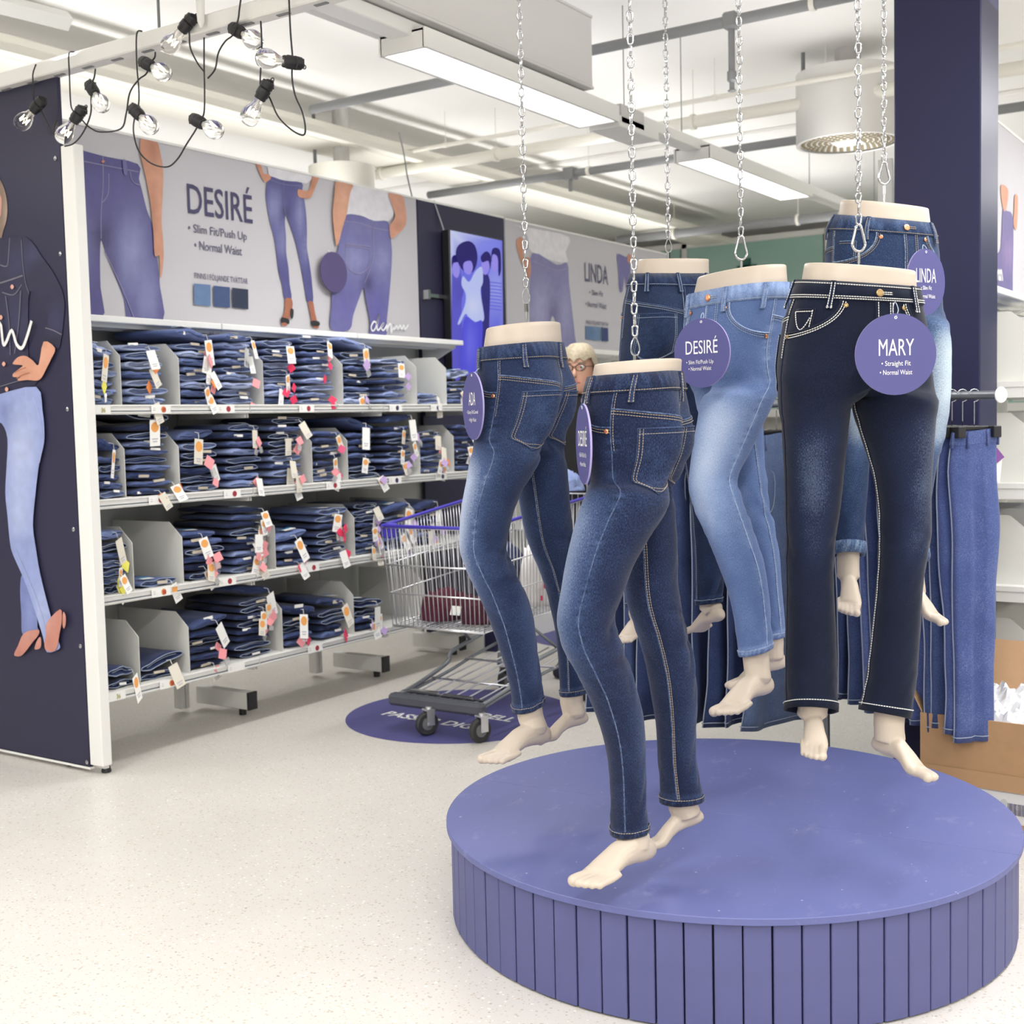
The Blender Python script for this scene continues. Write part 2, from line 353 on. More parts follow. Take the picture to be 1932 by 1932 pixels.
drum(at(645, 322, 8.0)-V(0, 0, .1), .21, .24, 'smaller cream round air diffuser above the jeans banner', M['cream'])
# cable drooping to the banner top, and track ends at upper left
cb = smooth_path([on(753, 250, 1, 5.3), on(762, 290, 1, 5.3), on(768, 330, 1, 5.35), on(777, 370, 1, 5.45)], 5)
tag(MB().tube(cb, .004, 6).build('loose_cable', M['greypipe'], org=cb[0]), 'thin grey cable hanging from the ceiling to the banner corner', 'cable')
tk = thing('ceiling_track', on(60, 20, 2, 3.15), 'white slotted track end at the upper left ceiling corner', 'track')
a, b = on(-60, -8, 2, 3.16), on(128, 40, 2, 3.16); MB().tube([a, b], .045, 4).build('rail', M['white'], tk)
a, b = on(640, -15, 2, 3.1), on(772, 50, 2, 3.1); MB().tube([a, b], .04, 4).build('rail', M['white'], tk)
def slot_marks(t, a, b, n):
    for i in range(n):
        p = a+(b-a)*(i+.5)/n; MB().box(p-V(0, 0, .002), (.03, .012, .004)).build('slot', M['greypipe'], t)
# beam that carries the string lights
BY = 2.90; bz = on(300, 68, 1, BY)[2]
bm_ = thing('ceiling_beam', (-4, BY, bz), 'white slotted steel beam the string lights hang from', 'beam')
z1 = on(268, 60, 1, BY)[2]; z0 = on(254, 95, 1, BY)[2]
MB().box((-3.9, BY+.03, (z0+z1)/2), (5.2, .06, z1-z0)).build('profile', M['white'], bm_, bevel=.004)
for i in range(14): MB().box((-4.6+i*.155, BY+.03, z0-.001), (.05, .014, .004)).build('slot', M['greypipe'], bm_)
for x in (-4.4, -3.3, -2.4): MB().tube([(x, BY+.03, z1), (x, BY+.03, ZC)], .005, 6).build('suspension_rod', M['greypipe'], bm_)
hk = on(378, 10, 1, BY-.02)
tag(MB().lathe([(.004, -.07), (.012, -.05), (.014, .0), (.016, .09)], hk, n=12).build('cable_hanger', M['white'], org=hk), 'white plastic cone hanging over the slotted beam', 'hanger')
# ---------------------------------------------------------------- round pedestal
PC, PR, PH = V(-1.320, 2.965, 0), .725, .25
pd = thing('round_pedestal', PC, 'round violet-blue display pedestal clad in vertical slats under the hanging mannequins', 'pedestal')
def top_mat():
    m = mat('violet_painted_board', (.10, .11, .30), .5); nt = m.node_tree; b = nt.nodes['Principled BSDF']
    tc = node(nt, 'ShaderNodeTexCoord')
    n = node(nt, 'ShaderNodeTexNoise', Scale=3.2, Detail=6.0); nt.links.new(tc.outputs['Object'], n.inputs['Vector'])
    col = mixc(nt, n.outputs['Fac'], (.090, .108, .28), (.130, .145, .345))
    mp = node(nt, 'ShaderNodeMapping'); mp.inputs['Scale'].default_value = (1, .5, 1); mp.inputs['Rotation'].default_value = (0, 0, .5); nt.links.new(tc.outputs['Object'], mp.inputs[0])
    d = node(nt, 'ShaderNodeTexNoise', Scale=16.0, Detail=8.0, Roughness=.75); nt.links.new(mp.outputs[0], d.inputs['Vector'])
    f = node(nt, 'ShaderNodeMapRange'); f.inputs['From Min'].default_value = .57; f.inputs['From Max'].default_value = .76; f.inputs['To Max'].default_value = .6
    nt.links.new(d.outputs['Fac'], f.inputs[0]); col = mixc(nt, f.outputs[0], col, (.27, .28, .46))
    vo = node(nt, 'ShaderNodeTexVoronoi', Scale=38.0); nt.links.new(tc.outputs['Object'], vo.inputs['Vector'])
    wn = node(nt, 'ShaderNodeTexWhiteNoise'); nt.links.new(vo.outputs['Position'], wn.inputs['Vector'])
    lim = math_(nt, 'MULTIPLY', math_(nt, 'POWER', wn.outputs['Value'], 9.0), .13)
    col = mixc(nt, math_(nt, 'MULTIPLY', math_(nt, 'LESS_THAN', vo.outputs['Distance'], lim), .6), col, (.55, .55, .66))
    nt.links.new(col, b.inputs['Base Color'])
    bp = node(nt, 'ShaderNodeBump', Strength=.12, Distance=.002); nt.links.new(d.outputs['Fac'], bp.inputs['Height']); nt.links.new(bp.outputs[0], b.inputs['Normal'])
    return m
M['pedtop'] = top_mat()
M['slat'] = mat('violet_painted_slat', (.086, .093, .235), .55, noise_=.10, nscale=12, bump=.1)
def half_disc(a0, a1):
    n = 64; vs = []; th = .016
    for z in (PH-th, PH):
        vs += [PC+V(PR*math.cos(a0+(a1-a0)*k/n), PR*math.sin(a0+(a1-a0)*k/n), z) for k in range(n+1)]
    N = n+1; fs = [tuple(range(N, 2*N)), tuple(range(N-1, -1, -1))]
    fs += [(k, k+1, N+k+1, N+k) for k in range(n)]+[(n, 0, N, 2*N-1)]
    return MB().add(vs, fs)
sa, sb = on(1330, 1530, 2, PH), on(1830, 1600, 2, PH); an = math.atan2(sb[1]-sa[1], sb[0]-sa[0])
off = (np.array([-math.sin(an), math.cos(an)])@(sa[:2]-PC[:2]))/PR; dl = math.asin(max(-.9, min(.9, off)))
g = .0008
half_disc(an+dl+g, an+math.pi-dl-g).build('top_board', M['pedtop'], pd, bevel=.0015)
half_disc(an+math.pi-dl+g, an+2*math.pi+dl-g).build('top_board', M['pedtop'], pd, bevel=.0015)
MB().lathe([(PR-.035, .004), (PR-.035, PH-.017)], (PC[0], PC[1], 0), n=72).build('inner_drum', M['navy'], pd)
NS = 74; sl = None; w = 2*math.pi*(PR-.018)/NS
for k in range(NS):
    a = 2*math.pi*(k+.5)/NS; r = PR-.019
    if sl is None:
        sl = MB().box((0, 0, .1185), (.014, w-.0035, .229)).build('slat', M['slat'], pd, bevel=.0018, org=PC); o = sl
        sl.data.transform(Matrix.Translation(tuple(PC)))
    else: o = sl.copy(); COL.objects.link(o)
    o.parent = pd; o.location = (r*math.cos(a)+R_.uniform(-.0008, .0008), r*math.sin(a), 0); o.rotation_euler = (0, 0, a)
# ---------------------------------------------------------------- jeans on hanging leg mannequins
N = 64; TH = 2*np.pi*np.arange(N)/N
def ring(xl, yl, xr, yr, dep, A, Bf, Bb, phi, ed=None, tf=0, sq=2.3, cleft=0):
    c, s = np.cos(TH), np.sin(TH); p = lambda q: np.sign(q)*np.abs(q)**(2/sq)
    x = A*p(c); y = np.where(s >= 0, Bf, Bb)*p(s)
    if cleft:
        d = np.abs(TH-1.5*np.pi); lobe = np.exp(-((d-.62)/.38)**2)
        y = y-cleft*lobe*Bb*.30+cleft*np.exp(-(d/.20)**2)*Bb*.16
    X = x*math.cos(phi)-y*math.sin(phi); Wd = -x*math.sin(phi)-y*math.cos(phi)
    k = (math.hypot(xr-xl, yr-yl)*dep/FPX)/(X.max()-X.min()); Xm = (X-(X.max()+X.min())/2)*k; Wm = Wd*k
    pl, pr_ = at(xl, yl, dep), at(xr, yr, dep); ex = (pr_-pl)/np.linalg.norm(pr_-pl)
    e = FH if ed is None else ed
    P = (pl+pr_)/2+ex*Xm[:, None]+e*Wm[:, None]
    P[:, 2] -= tf*y*k
    return P
def hermite(K, t, ts):
    K = np.array(K); t = np.array(t, float); m = np.zeros_like(K)
    m[1:-1] = (K[2:]-K[:-2])/(t[2:]-t[:-2])[:, None, None]; m[0] = (K[1]-K[0])/(t[1]-t[0]); m[-1] = (K[-1]-K[-2])/(t[-1]-t[-2])
    out = []
    for x in ts:
        i = int(np.clip(np.searchsorted(t, x)-1, 0, len(t)-2)); h = t[i+1]-t[i]; u = (x-t[i])/h
        out.append((2*u**3-3*u*u+1)*K[i]+(u**3-2*u*u+u)*h*m[i]+(-2*u**3+3*u*u)*K[i+1]+(u**3-u*u)*h*m[i+1])
    return np.array(out)
OUT = {'L': [k % N for k in range(-16, 17)], 'R': [k for k in range(16, 49)]}
class Jeans:
    def __init__(s, d, phi, torso, legs, asp, tf=0., crot=.03, wrink=1., fade=1., seed=0, flare=0):
        s.d = d; s.phi = phi; ph = math.radians(phi); K = len(torso)
        TR = []
        for i, q in enumerate(torso):
            u = i/(K-1)
            A, Bf, Bb = 1, np.interp(u, [0, .4, 1], asp[0]), np.interp(u, [0, .3, .7, 1], asp[1])
            TR.append(ring(*q[:4], d, A, Bf, Bb, ph, tf=tf*(1-u), cleft=np.interp(u, [0, .3, .75, 1], [0, .35, 1, .9])))
        cen = [r.mean(0) for r in TR]; tt = np.concatenate([[0], np.cumsum([np.linalg.norm(cen[i+1]-cen[i]) for i in range(K-1)])]); s.T = tt[-1]; tt -= s.T
        s.torso_rings = TR
        f0, b0 = TR[-1][16], TR[-1][48]; md = (f0+b0)/2-V(0, 0, crot*2)
        sad = lambda t: (1-t)**2*f0+2*t*(1-t)*md+t*t*b0
        s.grid = {}; s.tl = {}; s.ts = {}; NT = 34
        tsT = np.linspace(-s.T, 0, NT)
        for sd in 'LR':
            LG = legs[sd]; cs = [(at(q[0], q[1], d+q[4])+at(q[2], q[3], d+q[4]))/2 for q in LG]; LR = []
            for i, q in enumerate(LG):
                tg = cs[min(i+1, len(cs)-1)]-cs[max(i-1, 0)]; tg /= np.linalg.norm(tg)
                ed = FH-tg*(FH@tg); ed /= np.linalg.norm(ed)
                u = i/(len(LG)-1); b = np.interp(u, [0, .35, .6, 1], [1.12, 1.02, 1.02, 1.0])
                LR.append(ring(*q[:4], d+q[4], 1, b, b, ph, ed=ed, sq=2.1))
            comp = TR[-1].copy()
            for k in range(N):
                if k not in OUT[sd]: comp[k] = sad(((k-16) if sd == 'L' else ((16-k) % N))/32)
            cc = comp.mean(0); tl = [np.linalg.norm(cs[0]-cc)]
            for i in range(len(cs)-1): tl.append(tl[-1]+np.linalg.norm(cs[i+1]-cs[i]))
            s.tl[sd] = tl[-1]; ko = np.array(OUT[sd][1:-1]); ki = np.array([k for k in range(N) if k not in set(ko.tolist())])
            NL = 110; tsL = np.linspace(0, tl[-1], NL); G = np.zeros((NT+NL-1, N, 3))
            full = hermite([r[ko] for r in TR]+[r[ko] for r in LR], list(tt)+tl, np.concatenate([tsT, tsL[1:]]))
            G[:, ko] = full
            kin = [k for k in ki if k not in (16, 48)]
            fk = comp[kin]-(LR[0][kin]-comp[kin])*.25
            inn = hermite([fk, comp[kin]]+[r[kin] for r in LR], [-.04, 0]+tl, tsL); G[NT-1:, kin] = inn; G[:NT-1, kin] = np.nan
            for k in (16, 48):
                a = hermite([r[[k]] for r in TR], tt, tsT); G[:NT, k] = a[:, 0]
                G[NT-1:, k] = hermite([comp[[k]]-(LR[0][[k]]-comp[[k]])*.25, comp[[k]]]+[r[[k]] for r in LR], [-.04, 0]+tl, tsL)[:, 0]
            s.grid[sd] = G; s.ts[sd] = np.concatenate([tsT, tsL[1:]])
        s.NT = NT; s.wash = {}
        for sd in 'LR': s.relief(sd, wrink, fade, seed)
        for k in (16, 48):
            av = (s.grid['L'][:NT, k]+s.grid['R'][:NT, k])/2; s.grid['L'][:NT, k] = av; s.grid['R'][:NT, k] = av
    def normals(s, sd):
        G = s.grid[sd]; Ot = s.grid['R' if sd == 'L' else 'L']; Q = G.copy(); Q[:s.NT-1] = np.where(np.isnan(G[:s.NT-1]), Ot[:s.NT-1], G[:s.NT-1]); Q = np.where(np.isnan(Q), 0, Q)
        du = np.roll(Q, -1, 1)-np.roll(Q, 1, 1); dv = np.gradient(Q, axis=0); n = np.cross(du, dv)
        L = np.linalg.norm(n, axis=2, keepdims=True); n = n/np.maximum(L, 1e-9)
        row = np.nanmean(G[-20], axis=0); c = (G[-20]-row); 
        if np.nansum(c*n[-20]) < 0: n = -n
        return n
    def relief(s, sd, wr, fade, seed):
        G = s.grid[sd]; n = s.normals(sd); TL = s.tl[sd]; ts = s.ts[sd]; D = np.zeros(G.shape[:2]); Wc = np.zeros(G.shape[:2]+(2,)); Wc[..., 1] = .5
        so = 0 if sd == 'L' else math.pi; kn = .50*TL
        for r, t in enumerate(ts):
            u = t/TL
            env = .25+1.1*math.exp(-((t-kn)/(.09))**2)+1.3*math.exp(-((t-.02)/.07)**2)+.9*math.exp(-((t-TL*.93)/(.08))**2)
            if t < -s.T*.75: env *= .3
            for k in range(N):
                th = TH[k]; back = math.exp(-((((th-1.5*math.pi+math.pi) % (2*math.pi))-math.pi)/.9)**2); front = math.exp(-((((th-.5*math.pi+math.pi) % (2*math.pi))-math.pi)/.75)**2)
                q = noise.noise((math.cos(th)*1.3+seed, math.sin(th)*1.3+(9 if sd == 'L' else 0), t*26+1.4*math.sin(th*2)))
                q2 = noise.noise((math.cos(th)*2.5+seed, math.sin(th)*2.5, t*60+5))
                D[r, k] = wr*(.0046*q*env*(.40+back*.9)+.0011*q2*env)
                fold = back*(math.exp(-((t-kn-.012)/.008)**2)+.6*math.exp(-((t-kn+.045-.02*math.sin(th*2))/.008)**2)); D[r, k] -= wr*.0045*fold
                fc = (1.15 if sd == 'L' else math.pi-1.15); fro = math.exp(-((((th-fc+math.pi) % (2*math.pi))-math.pi)/.98)**2)
                f = .80*fro*(1 if u > .2 else math.exp(-((u-.2)/.13)**2))*(1 if u < .30 else math.exp(-((u-.30)/.22)**2))+.30*back*math.exp(-((u+.08)/.14)**2)+.25*front*math.exp(-((u-.5)/.07)**2)+.22*back*math.exp(-((u-.75)/.2)**2)
                crease = 22*D[r, k]-.10*fold  # tone follows the relief: ridges lighter, folds darker
                ds = abs(((th-so+math.pi) % (2*math.pi))-math.pi); di = abs(((th-so) % (2*math.pi))-math.pi)
                pk = 0
                for dd, amp in ((ds, 1.0), (di, .5)):
                    if dd < .28 and (t > -s.T*.6): pk += amp*math.exp(-(dd/.085)**2)*(.15+.85*noise.noise((t*95, seed*3.1, 4)))
                if t > TL-.022: pk += .25
                Wc[r, k] = (f*fade+crease+.02, .5+pk*.62)
        s.grid[sd] = G+n*D[..., None]; s.wash[sd] = Wc
    def P(s, sd, th, t, off=0.):
        """surface point (and outward offset) at body angle th [deg], distance t below the crotch line"""
        a = (math.radians(th) % (2*math.pi))/(2*math.pi)*N; k = int(a) % N; fa = a-int(a); ts = s.ts[sd]
        i = int(np.clip(np.searchsorted(ts, t)-1, 0, len(ts)-2)); u = (t-ts[i])/(ts[i+1]-ts[i]); G = s.grid[sd]
        if np.isnan(G[i, (k+1) % N, 0]) or np.isnan(G[i, k, 0]):
            k = min(OUT[sd], key=lambda q: min((q-a) % N, (a-q) % N)); fa = 0
        b = lambda A: (A[i, k]*(1-fa)+A[i, (k+1) % N]*fa)*(1-u)+(A[i+1, k]*(1-fa)+A[i+1, (k+1) % N]*fa)*u if fa > 0 else A[i, k]*(1-u)+A[i+1, k]*u
        if not hasattr(s, '_n'): s._n = {}
        if sd not in s._n: s._n[sd] = s.normals(sd)
        nn = b(s._n[sd]); nn = nn/max(1e-9, np.linalg.norm(nn)); return b(G)+nn*off
    def side(s, th): return 'L' if math.cos(math.radians(th)) >= -1e-6 else 'R'
    def Q(s, th, t, off=0.): return s.P(s.side(th), th, t, off)
    def dth(s, th, t):
        a, b = s.Q(th-2, t), s.Q(th+2, t); return np.linalg.norm(b-a)/4      # metres per degree
    def mesh(s, name, mt, parent, inner=True):
        bm = bmesh.new(); uvl = bm.loops.layers.uv.new('UVMap'); cl = bm.verts.layers.float_color.new('wash'); key = {}
        def vert(sd, r, k):
            if r < s.NT-1 or k in (16, 48) and r < s.NT: q = ('T', r, k)
            else: q = (sd, r, k)
            if k in (16, 48) and r < s.NT: q = ('C', r, k)
            if r == s.NT-1 and k not in OUT[sd]: q = ('S', min((k-16) % N, (16-k) % N), 0)
            if q not in key:
                v = bm.verts.new(s.grid[sd][r, k]-ORG[parent.name]); w_ = s.wash[sd][r, k]; v[cl] = (w_[0], w_[1], 0, 1); key[q] = v
            return key[q]
        for sd in 'LR':
            R = s.grid[sd].shape[0]
            for r in range(R-1):
                for k in range(N):
                    k2 = (k+1) % N
                    if r < s.NT-1 and not (k in OUT[sd] and k2 in OUT[sd]): continue
                    vs = [vert(sd, r, k), vert(sd, r, k2), vert(sd, r+1, k2), vert(sd, r+1, k)]
                    if len(set(vs)) < 3: continue
                    try: f = bm.faces.new(vs if len(set(vs)) == 4 else list(dict.fromkeys(vs)))
                    except ValueError: continue
                    f.smooth = True; rad = .085 if r >= s.NT else .14
                    cs_ = ((k, r), (k+1, r), (k+1, r+1), (k, r+1))
                    for l, (a, b) in zip(f.loops, cs_): l[uvl].uv = (a/N*2*math.pi*rad+(2 if sd == 'R' else 0), s.ts[sd][b])
        bmesh.ops.recalc_face_normals(bm, faces=bm.faces)
        me = bpy.data.meshes.new(name); bm.to_mesh(me); bm.free(); me.materials.append(mt)
        o = bpy.data.objects.new(name, me); COL.objects.link(o); o.parent = parent; ORG[o.name] = ORG[parent.name]; return o
def wash_attr(o, f, p=.5, rv=.16):
    a = o.data.color_attributes.new('wash', 'FLOAT_COLOR', 'POINT')
    n = len(o.data.vertices); rnd = np.random.RandomState(n); v = np.ones((n, 4)); v[:, 0] = f; v[:, 1] = p+rnd.uniform(-rv, rv, n); a.data.foreach_set('color', v.ravel())
    u = o.data.uv_layers.new(name='UVMap'); co = np.zeros(n*3); o.data.vertices.foreach_get('co', co); co = co.reshape(-1, 3)
    li = np.zeros(len(o.data.loops), int); o.data.loops.foreach_get('vertex_index', li)
    q = np.stack([co[li]@RH, co[li, 2]], 1); u.data.foreach_set('uv', q.ravel())
    return o
class Stitch:
    def __init__(s): s.mb = MB()
    def line(s, pts, dash=.0042, gap=.0016, r=.0009):
        P = [np.array(p) for p in pts]; seg = [np.linalg.norm(P[i+1]-P[i]) for i in range(len(P)-1)]; cum = np.concatenate([[0], np.cumsum(seg)]); L = cum[-1]
        X = np.array(P); q = lambda x: np.array([np.interp(x, cum, X[:, j]) for j in range(3)])
        x = 0
        while x < L:
            s.mb.tube([q(x), q(min(L, x+dash))], r, 4); x += dash+gap
def dress(J, mannequin, name, mt, thread, opt):
    """jeans with their sewn details; every piece follows the evaluated surface"""
    T = J.T; j = J.mesh('jeans', mt, mannequin); tag_l = opt.get('label')
    if tag_l: j['label'] = tag_l
    st = Stitch(); sm = MB(); th_r = opt.get('sr', .00075); cop = M[opt.get('metal', 'copper')]
    L2 = lambda a, b, n: [a+(b-a)*i/n for i in range(n+1)]
    def seam(pts, r=.0016): sm.tube(pts, r, 5)
    def dbl(f, offs=(.003, .009), n=60, dash=.0042):
        for o_ in offs: st.line([f(i/n, o_) for i in range(n+1)], r=th_r, dash=dash)
    # waistband
    wb = opt.get('wb', .038); ths = np.linspace(0, 360, 97)[:-1]; rows = []
    for t, of in ((-T+wb, .0006), (-T+wb-.001, .0034), (-T+wb*.5, .0042), (-T-.000, .0036), (-T+.001, -.001), (-T+.05, -.006)): rows.append([J.Q(a, max(t, -T), of)+(V(0, 0, .0025) if t <= -T else 0) for a in ths])
    w_ = wash_attr(MB().grid(rows, wrap=True).build('waistband', mt, j, smooth=True), opt.get('wbf', .06))
    for tt_, of in ((-T+wb-.004, .0048), (-T+.004, .0048)):
        if tt_ > -T+.01 or opt.get('topst'): st.line([J.Q(a, tt_, of) for a in np.linspace(0, 360, 160)], r=th_r)
    if opt.get('topst'): st.line([J.Q(a, -T+wb-.009, .0048) for a in np.linspace(0, 360, 160)], r=th_r)
    # centre seams
    fly = [J.Q(90, t, .001) for t in L2(-T+wb, -.002, 40)]; seam(fly, .0018)
    seam([J.Q(270, t, .001) for t in L2(-T+wb, -.002, 40)]); 
    for dx in (3.0,): st.line([J.Q(270+dx, t, .0022) for t in L2(-T+wb, -.005, 60)], r=th_r)
    st.line([J.Q(88.5, t, .0022) for t in L2(-T+wb, -.01, 60)], r=th_r)
    fw = .036; k_ = lambda t: fw/max(.0008, J.dth(78, t))
    fb = -T+wb; fe = fb+(T-wb)*.66
    for dx in (0, .006): st.line([J.Q(90-(fw-dx)/J.dth(80, t)*(1 if t < fe-.03 else math.sqrt(max(0, 1-((t-fe+.03)/.03)**2))), t, .0022) for t in L2(fb, fe-.0005, 50)], r=th_r)
    # front pockets, coin pocket, rivets
    rivs = []
    def hole(sgn, u):   # pocket mouth from the waistband round to the side seam
        a = u*math.pi/2; x = 1-math.sin(a)*1.0; y = 1-math.cos(a)
        tt_ = -T+wb+(T-wb)*.40*math.sin(a)**.9
        base = 0 if sgn > 0 else 180; fr = 62 if sgn > 0 else 118
        return base+(fr-base)*math.cos(a)**.9 if u < 1 else base, tt_
    for sg in (1, -1):
        pts = [hole(sg, i/40) for i in range(41)]; seam([J.Q(a, t, .002) for a, t in pts], .0022)
        for dd in (.005, .011): st.line([J.Q(a, t+dd*(.25+.75*i/40)*1.0, .0024) if True else 0 for i, (a, t) in enumerate([(a+(4.5*dd/.011*(1-i/40))*sg, t) for i, (a, t) in enumerate(pts)])], r=th_r)
        for u in (.02, .985):
            a, t = hole(sg, u); p = J.Q(a+(5 if u < .5 else 2.5)*sg, t+.008, .002); nn = J.Q(a, t+.008, .01)-J.Q(a, t+.008, 0); rivs.append(MB().lathe([(.0052, 0), (.0052, .0016), (.0028, .0026), (.0022, .0016)], p, nn, 12))
    # coin pocket on the wearer's right
    cp = [(166, .12), (139, .12), (141, .35)]
    cl_ = [J.Q(a, -T+wb+(T-wb)*u, .0022) for a, u in ((168, .13), (155, .125), (142, .12), (142.5, .22), (143, .33))]
    seam(cl_, .0014); st.line([J.Q(a, -T+wb+(T-wb)*u, .0026) for a, u in ((168, .155), (155, .15), (144, .145))], r=th_r); st.line([J.Q(a, -T+wb+(T-wb)*u, .0026) for a, u in ((144.5, .13), (145.3, .33))], r=th_r)
    if opt.get('coinarc'): st.line([J.Q(168-22*i/20, -T+wb+(T-wb)*(.16+.20*math.sin(math.pi*min(1, i/20*.9))), .0026) for i in range(21)], r=th_r)
    # yoke
    for sg in (1, -1):
        yo = [(270+sg*(90-86*i/40), -T+wb+(T-wb)*(.19+.16*(i/40)**1.1)) for i in range(41)]
        seam([J.Q(a, t, .0012) for a, t in yo], .002)
        for dd in (.004, .010): st.line([J.Q(a, t+dd, .0024) for a, t in yo], r=th_r)
    # side seams and inseams
    for sd, th0 in (('L', 0), ('R', 180)):
        TL = J.tl[sd]; t0 = -T+wb
        seam([J.P(sd, th0, t, .0006) for t in L2(t0, TL-.012, 150)], .0016)
        st.line([J.P(sd, th0-(1 if sd == 'L' else -1)*.0045/max(3e-4, J.dth(th0, min(t, -.05)) if t < 0 else .0013), t, .002) for t in L2(t0, TL-.012 if opt.get('outst', 0) else -.06, 150)], r=th_r)
        iv = 180 if sd == 'L' else 0
        seam([J.P(sd, iv, t, .0006) for t in L2(.012, TL-.012, 140)], .0016)
        if opt.get('inst', 1):
            for dd in ((2.4, 6.0) if opt.get('inst2') else (3.2,)): st.line([J.P(sd, iv+dd*(1 if sd == 'L' else -1), t, .002) for t in L2(.012, TL-.012, 140)], r=th_r)
        # hem
        hh = opt.get('hem', .015); of = opt.get('cuff', .0022); a_ = np.linspace(0, 360, 65)[:-1]
        rw = [[J.P(sd, a, t, o_)+ (V(0, 0, -dz)) for a in a_] for t, o_, dz in ((TL-hh, .0002, 0), (TL-hh+.001, of, 0), (TL-hh*.5, of*1.25, 0), (TL-.0005, of, .0015), (TL-.001, -.002, .0005), (TL-.04, -.006, 0))]
        wash_attr(MB().grid(rw, wrap=True).build('hem', mt, j, smooth=True), opt.get('hemf', .12))
        if of < .004: st.line([J.P(sd, a, TL-hh+.003, of+.001) for a in np.linspace(0, 360, 60)], r=th_r)
    sd_o = wash_attr(sm.build('seams', mt, j, smooth=True), opt.get('seamf', .5)); 
    # back pockets
    pw, ph_, pt_ = .066, .115, .150
    for sg in (1, -1):
        t0 = -T+wb+(T-wb)*opt.get('bpt', .40); ac = 270+sg*opt.get('bpa', 40); sd = 'L' if sg > 0 else 'R'
        kk = J.dth(ac, t0+.05)
        def bp_(x, y, of): return J.P(sd, ac+sg*x/kk, t0+y+.05*x*0, of)
        half = lambda y: (pw*(.97+.06*y/ph_) if y <= ph_ else pw*1.03*max(0.0, 1-(y-ph_)/(pt_-ph_)))
        G = []
        for y in np.linspace(0, pt_, 19):
            h_ = max(half(y), .001); G.append([bp_(x, y, .0026) for x in np.linspace(-h_, h_, 15)])
        rim0 = MB().grid(G)
        per = [(-half(y), y) for y in np.linspace(0, pt_, 24)]+[(half(y), y) for y in np.linspace(pt_, 0, 24)]+[(x, 0) for x in np.linspace(pw*.97, -pw*.97, 10)[1:]]
        rim0.grid([[bp_(x, y, .0027) for x, y in per], [bp_(x*1.02, y, -.001) for x, y in per]])
        wash_attr(rim0.build('back_pocket', mt, j, smooth=True), opt.get('bpf', .12), rv=.05)
        rr = MB(); rr.tube([bp_(x*.99, y, .0026) for x, y in per[:48]], .0013, 5); rr.tube([bp_(x, .001, .003) for x in np.linspace(-pw*.97, pw*.97, 14)], .0018, 5); rr.tube([bp_(x, .013, .003) for x in np.linspace(-pw*.97, pw*.97, 14)], .0012, 5)
        wash_attr(rr.build('pocket_edge', mt, j, smooth=True), .30)
        for ins in ((.004, .010) if opt.get('bp2', 1) else (.005,)):
            st.line([bp_(x*(1-ins/pw), min(y, pt_-ins*1.6) if y > ph_ else y, .0036) for x, y in per[:48]], r=th_r)
        st.line([bp_(x, .012, .0036) for x in np.linspace(-pw*.95, pw*.95, 14)], r=th_r)
        if opt.get('bprivet'): rivs.append(MB().lathe([(.005, 0), (.005, .0015), (.002, .0025)], bp_(-pw*.85, .006, .003), bp_(-pw*.85, .006, .01)-bp_(-pw*.85, .006, 0), 12))
    s_o = st.mb.build('stitching', thread, j); s_o['kind'] = 'stuff'
    for q in rivs: q.build('rivet', cop, j, smooth='auto')
    # belt loops
    for a in (38, 142, 200, 270, 340) if not opt.get('loops') else opt['loops']:
        hw = .0058/J.dth(a, -T+.02); ln = wb+.022
        rows = [[J.Q(a+x*hw, t, o_+(0.002 if -T+.004 < t < -T+ln-.004 else 0)) for x, o_ in ((-1, .003), (-1, .0068), (0, .0076), (1, .0068), (1, .003))] for t in np.linspace(-T, -T+ln, 9)]
        rows = [[p+(V(0, 0, .002) if i == 0 else 0) for p in r] for i, r in enumerate(rows)]
        lp = wash_attr(MB().grid(rows).build('belt_loop', mt, j, smooth=True), .2)
        sb = Stitch()
        for x in (-.6, .6): sb.line([J.Q(a+x*hw, t, .0094) for t in np.linspace(-T+.003, -T+ln, 12)], r=th_r)
        for t in (-T+ln-.003, -T+ln-.006): sb.line([J.Q(a-hw, t, .0078), J.Q(a+hw, t, .0078)], r=th_r)
        q = sb.mb.build('loop_stitching', thread, j); q['kind'] = 'stuff'
    # button
    p = J.Q(88, -T+wb*.5, .0042); nn = J.Q(88, -T+wb*.5, .02)-p
    MB().lathe([(.0086, 0), (.0086, .003), (.006, .0042), (.002, .0036)], p, nn, 20).build('button', cop, j, smooth='auto')
    st2 = Stitch()
    for dt in (-.0022, .0022): st2.line([J.Q(86-i*1.0, -T+wb*.5+dt, .0056) for i in range(9)], r=.0011)
    q = st2.mb.build('buttonhole', thread, j)
    return j
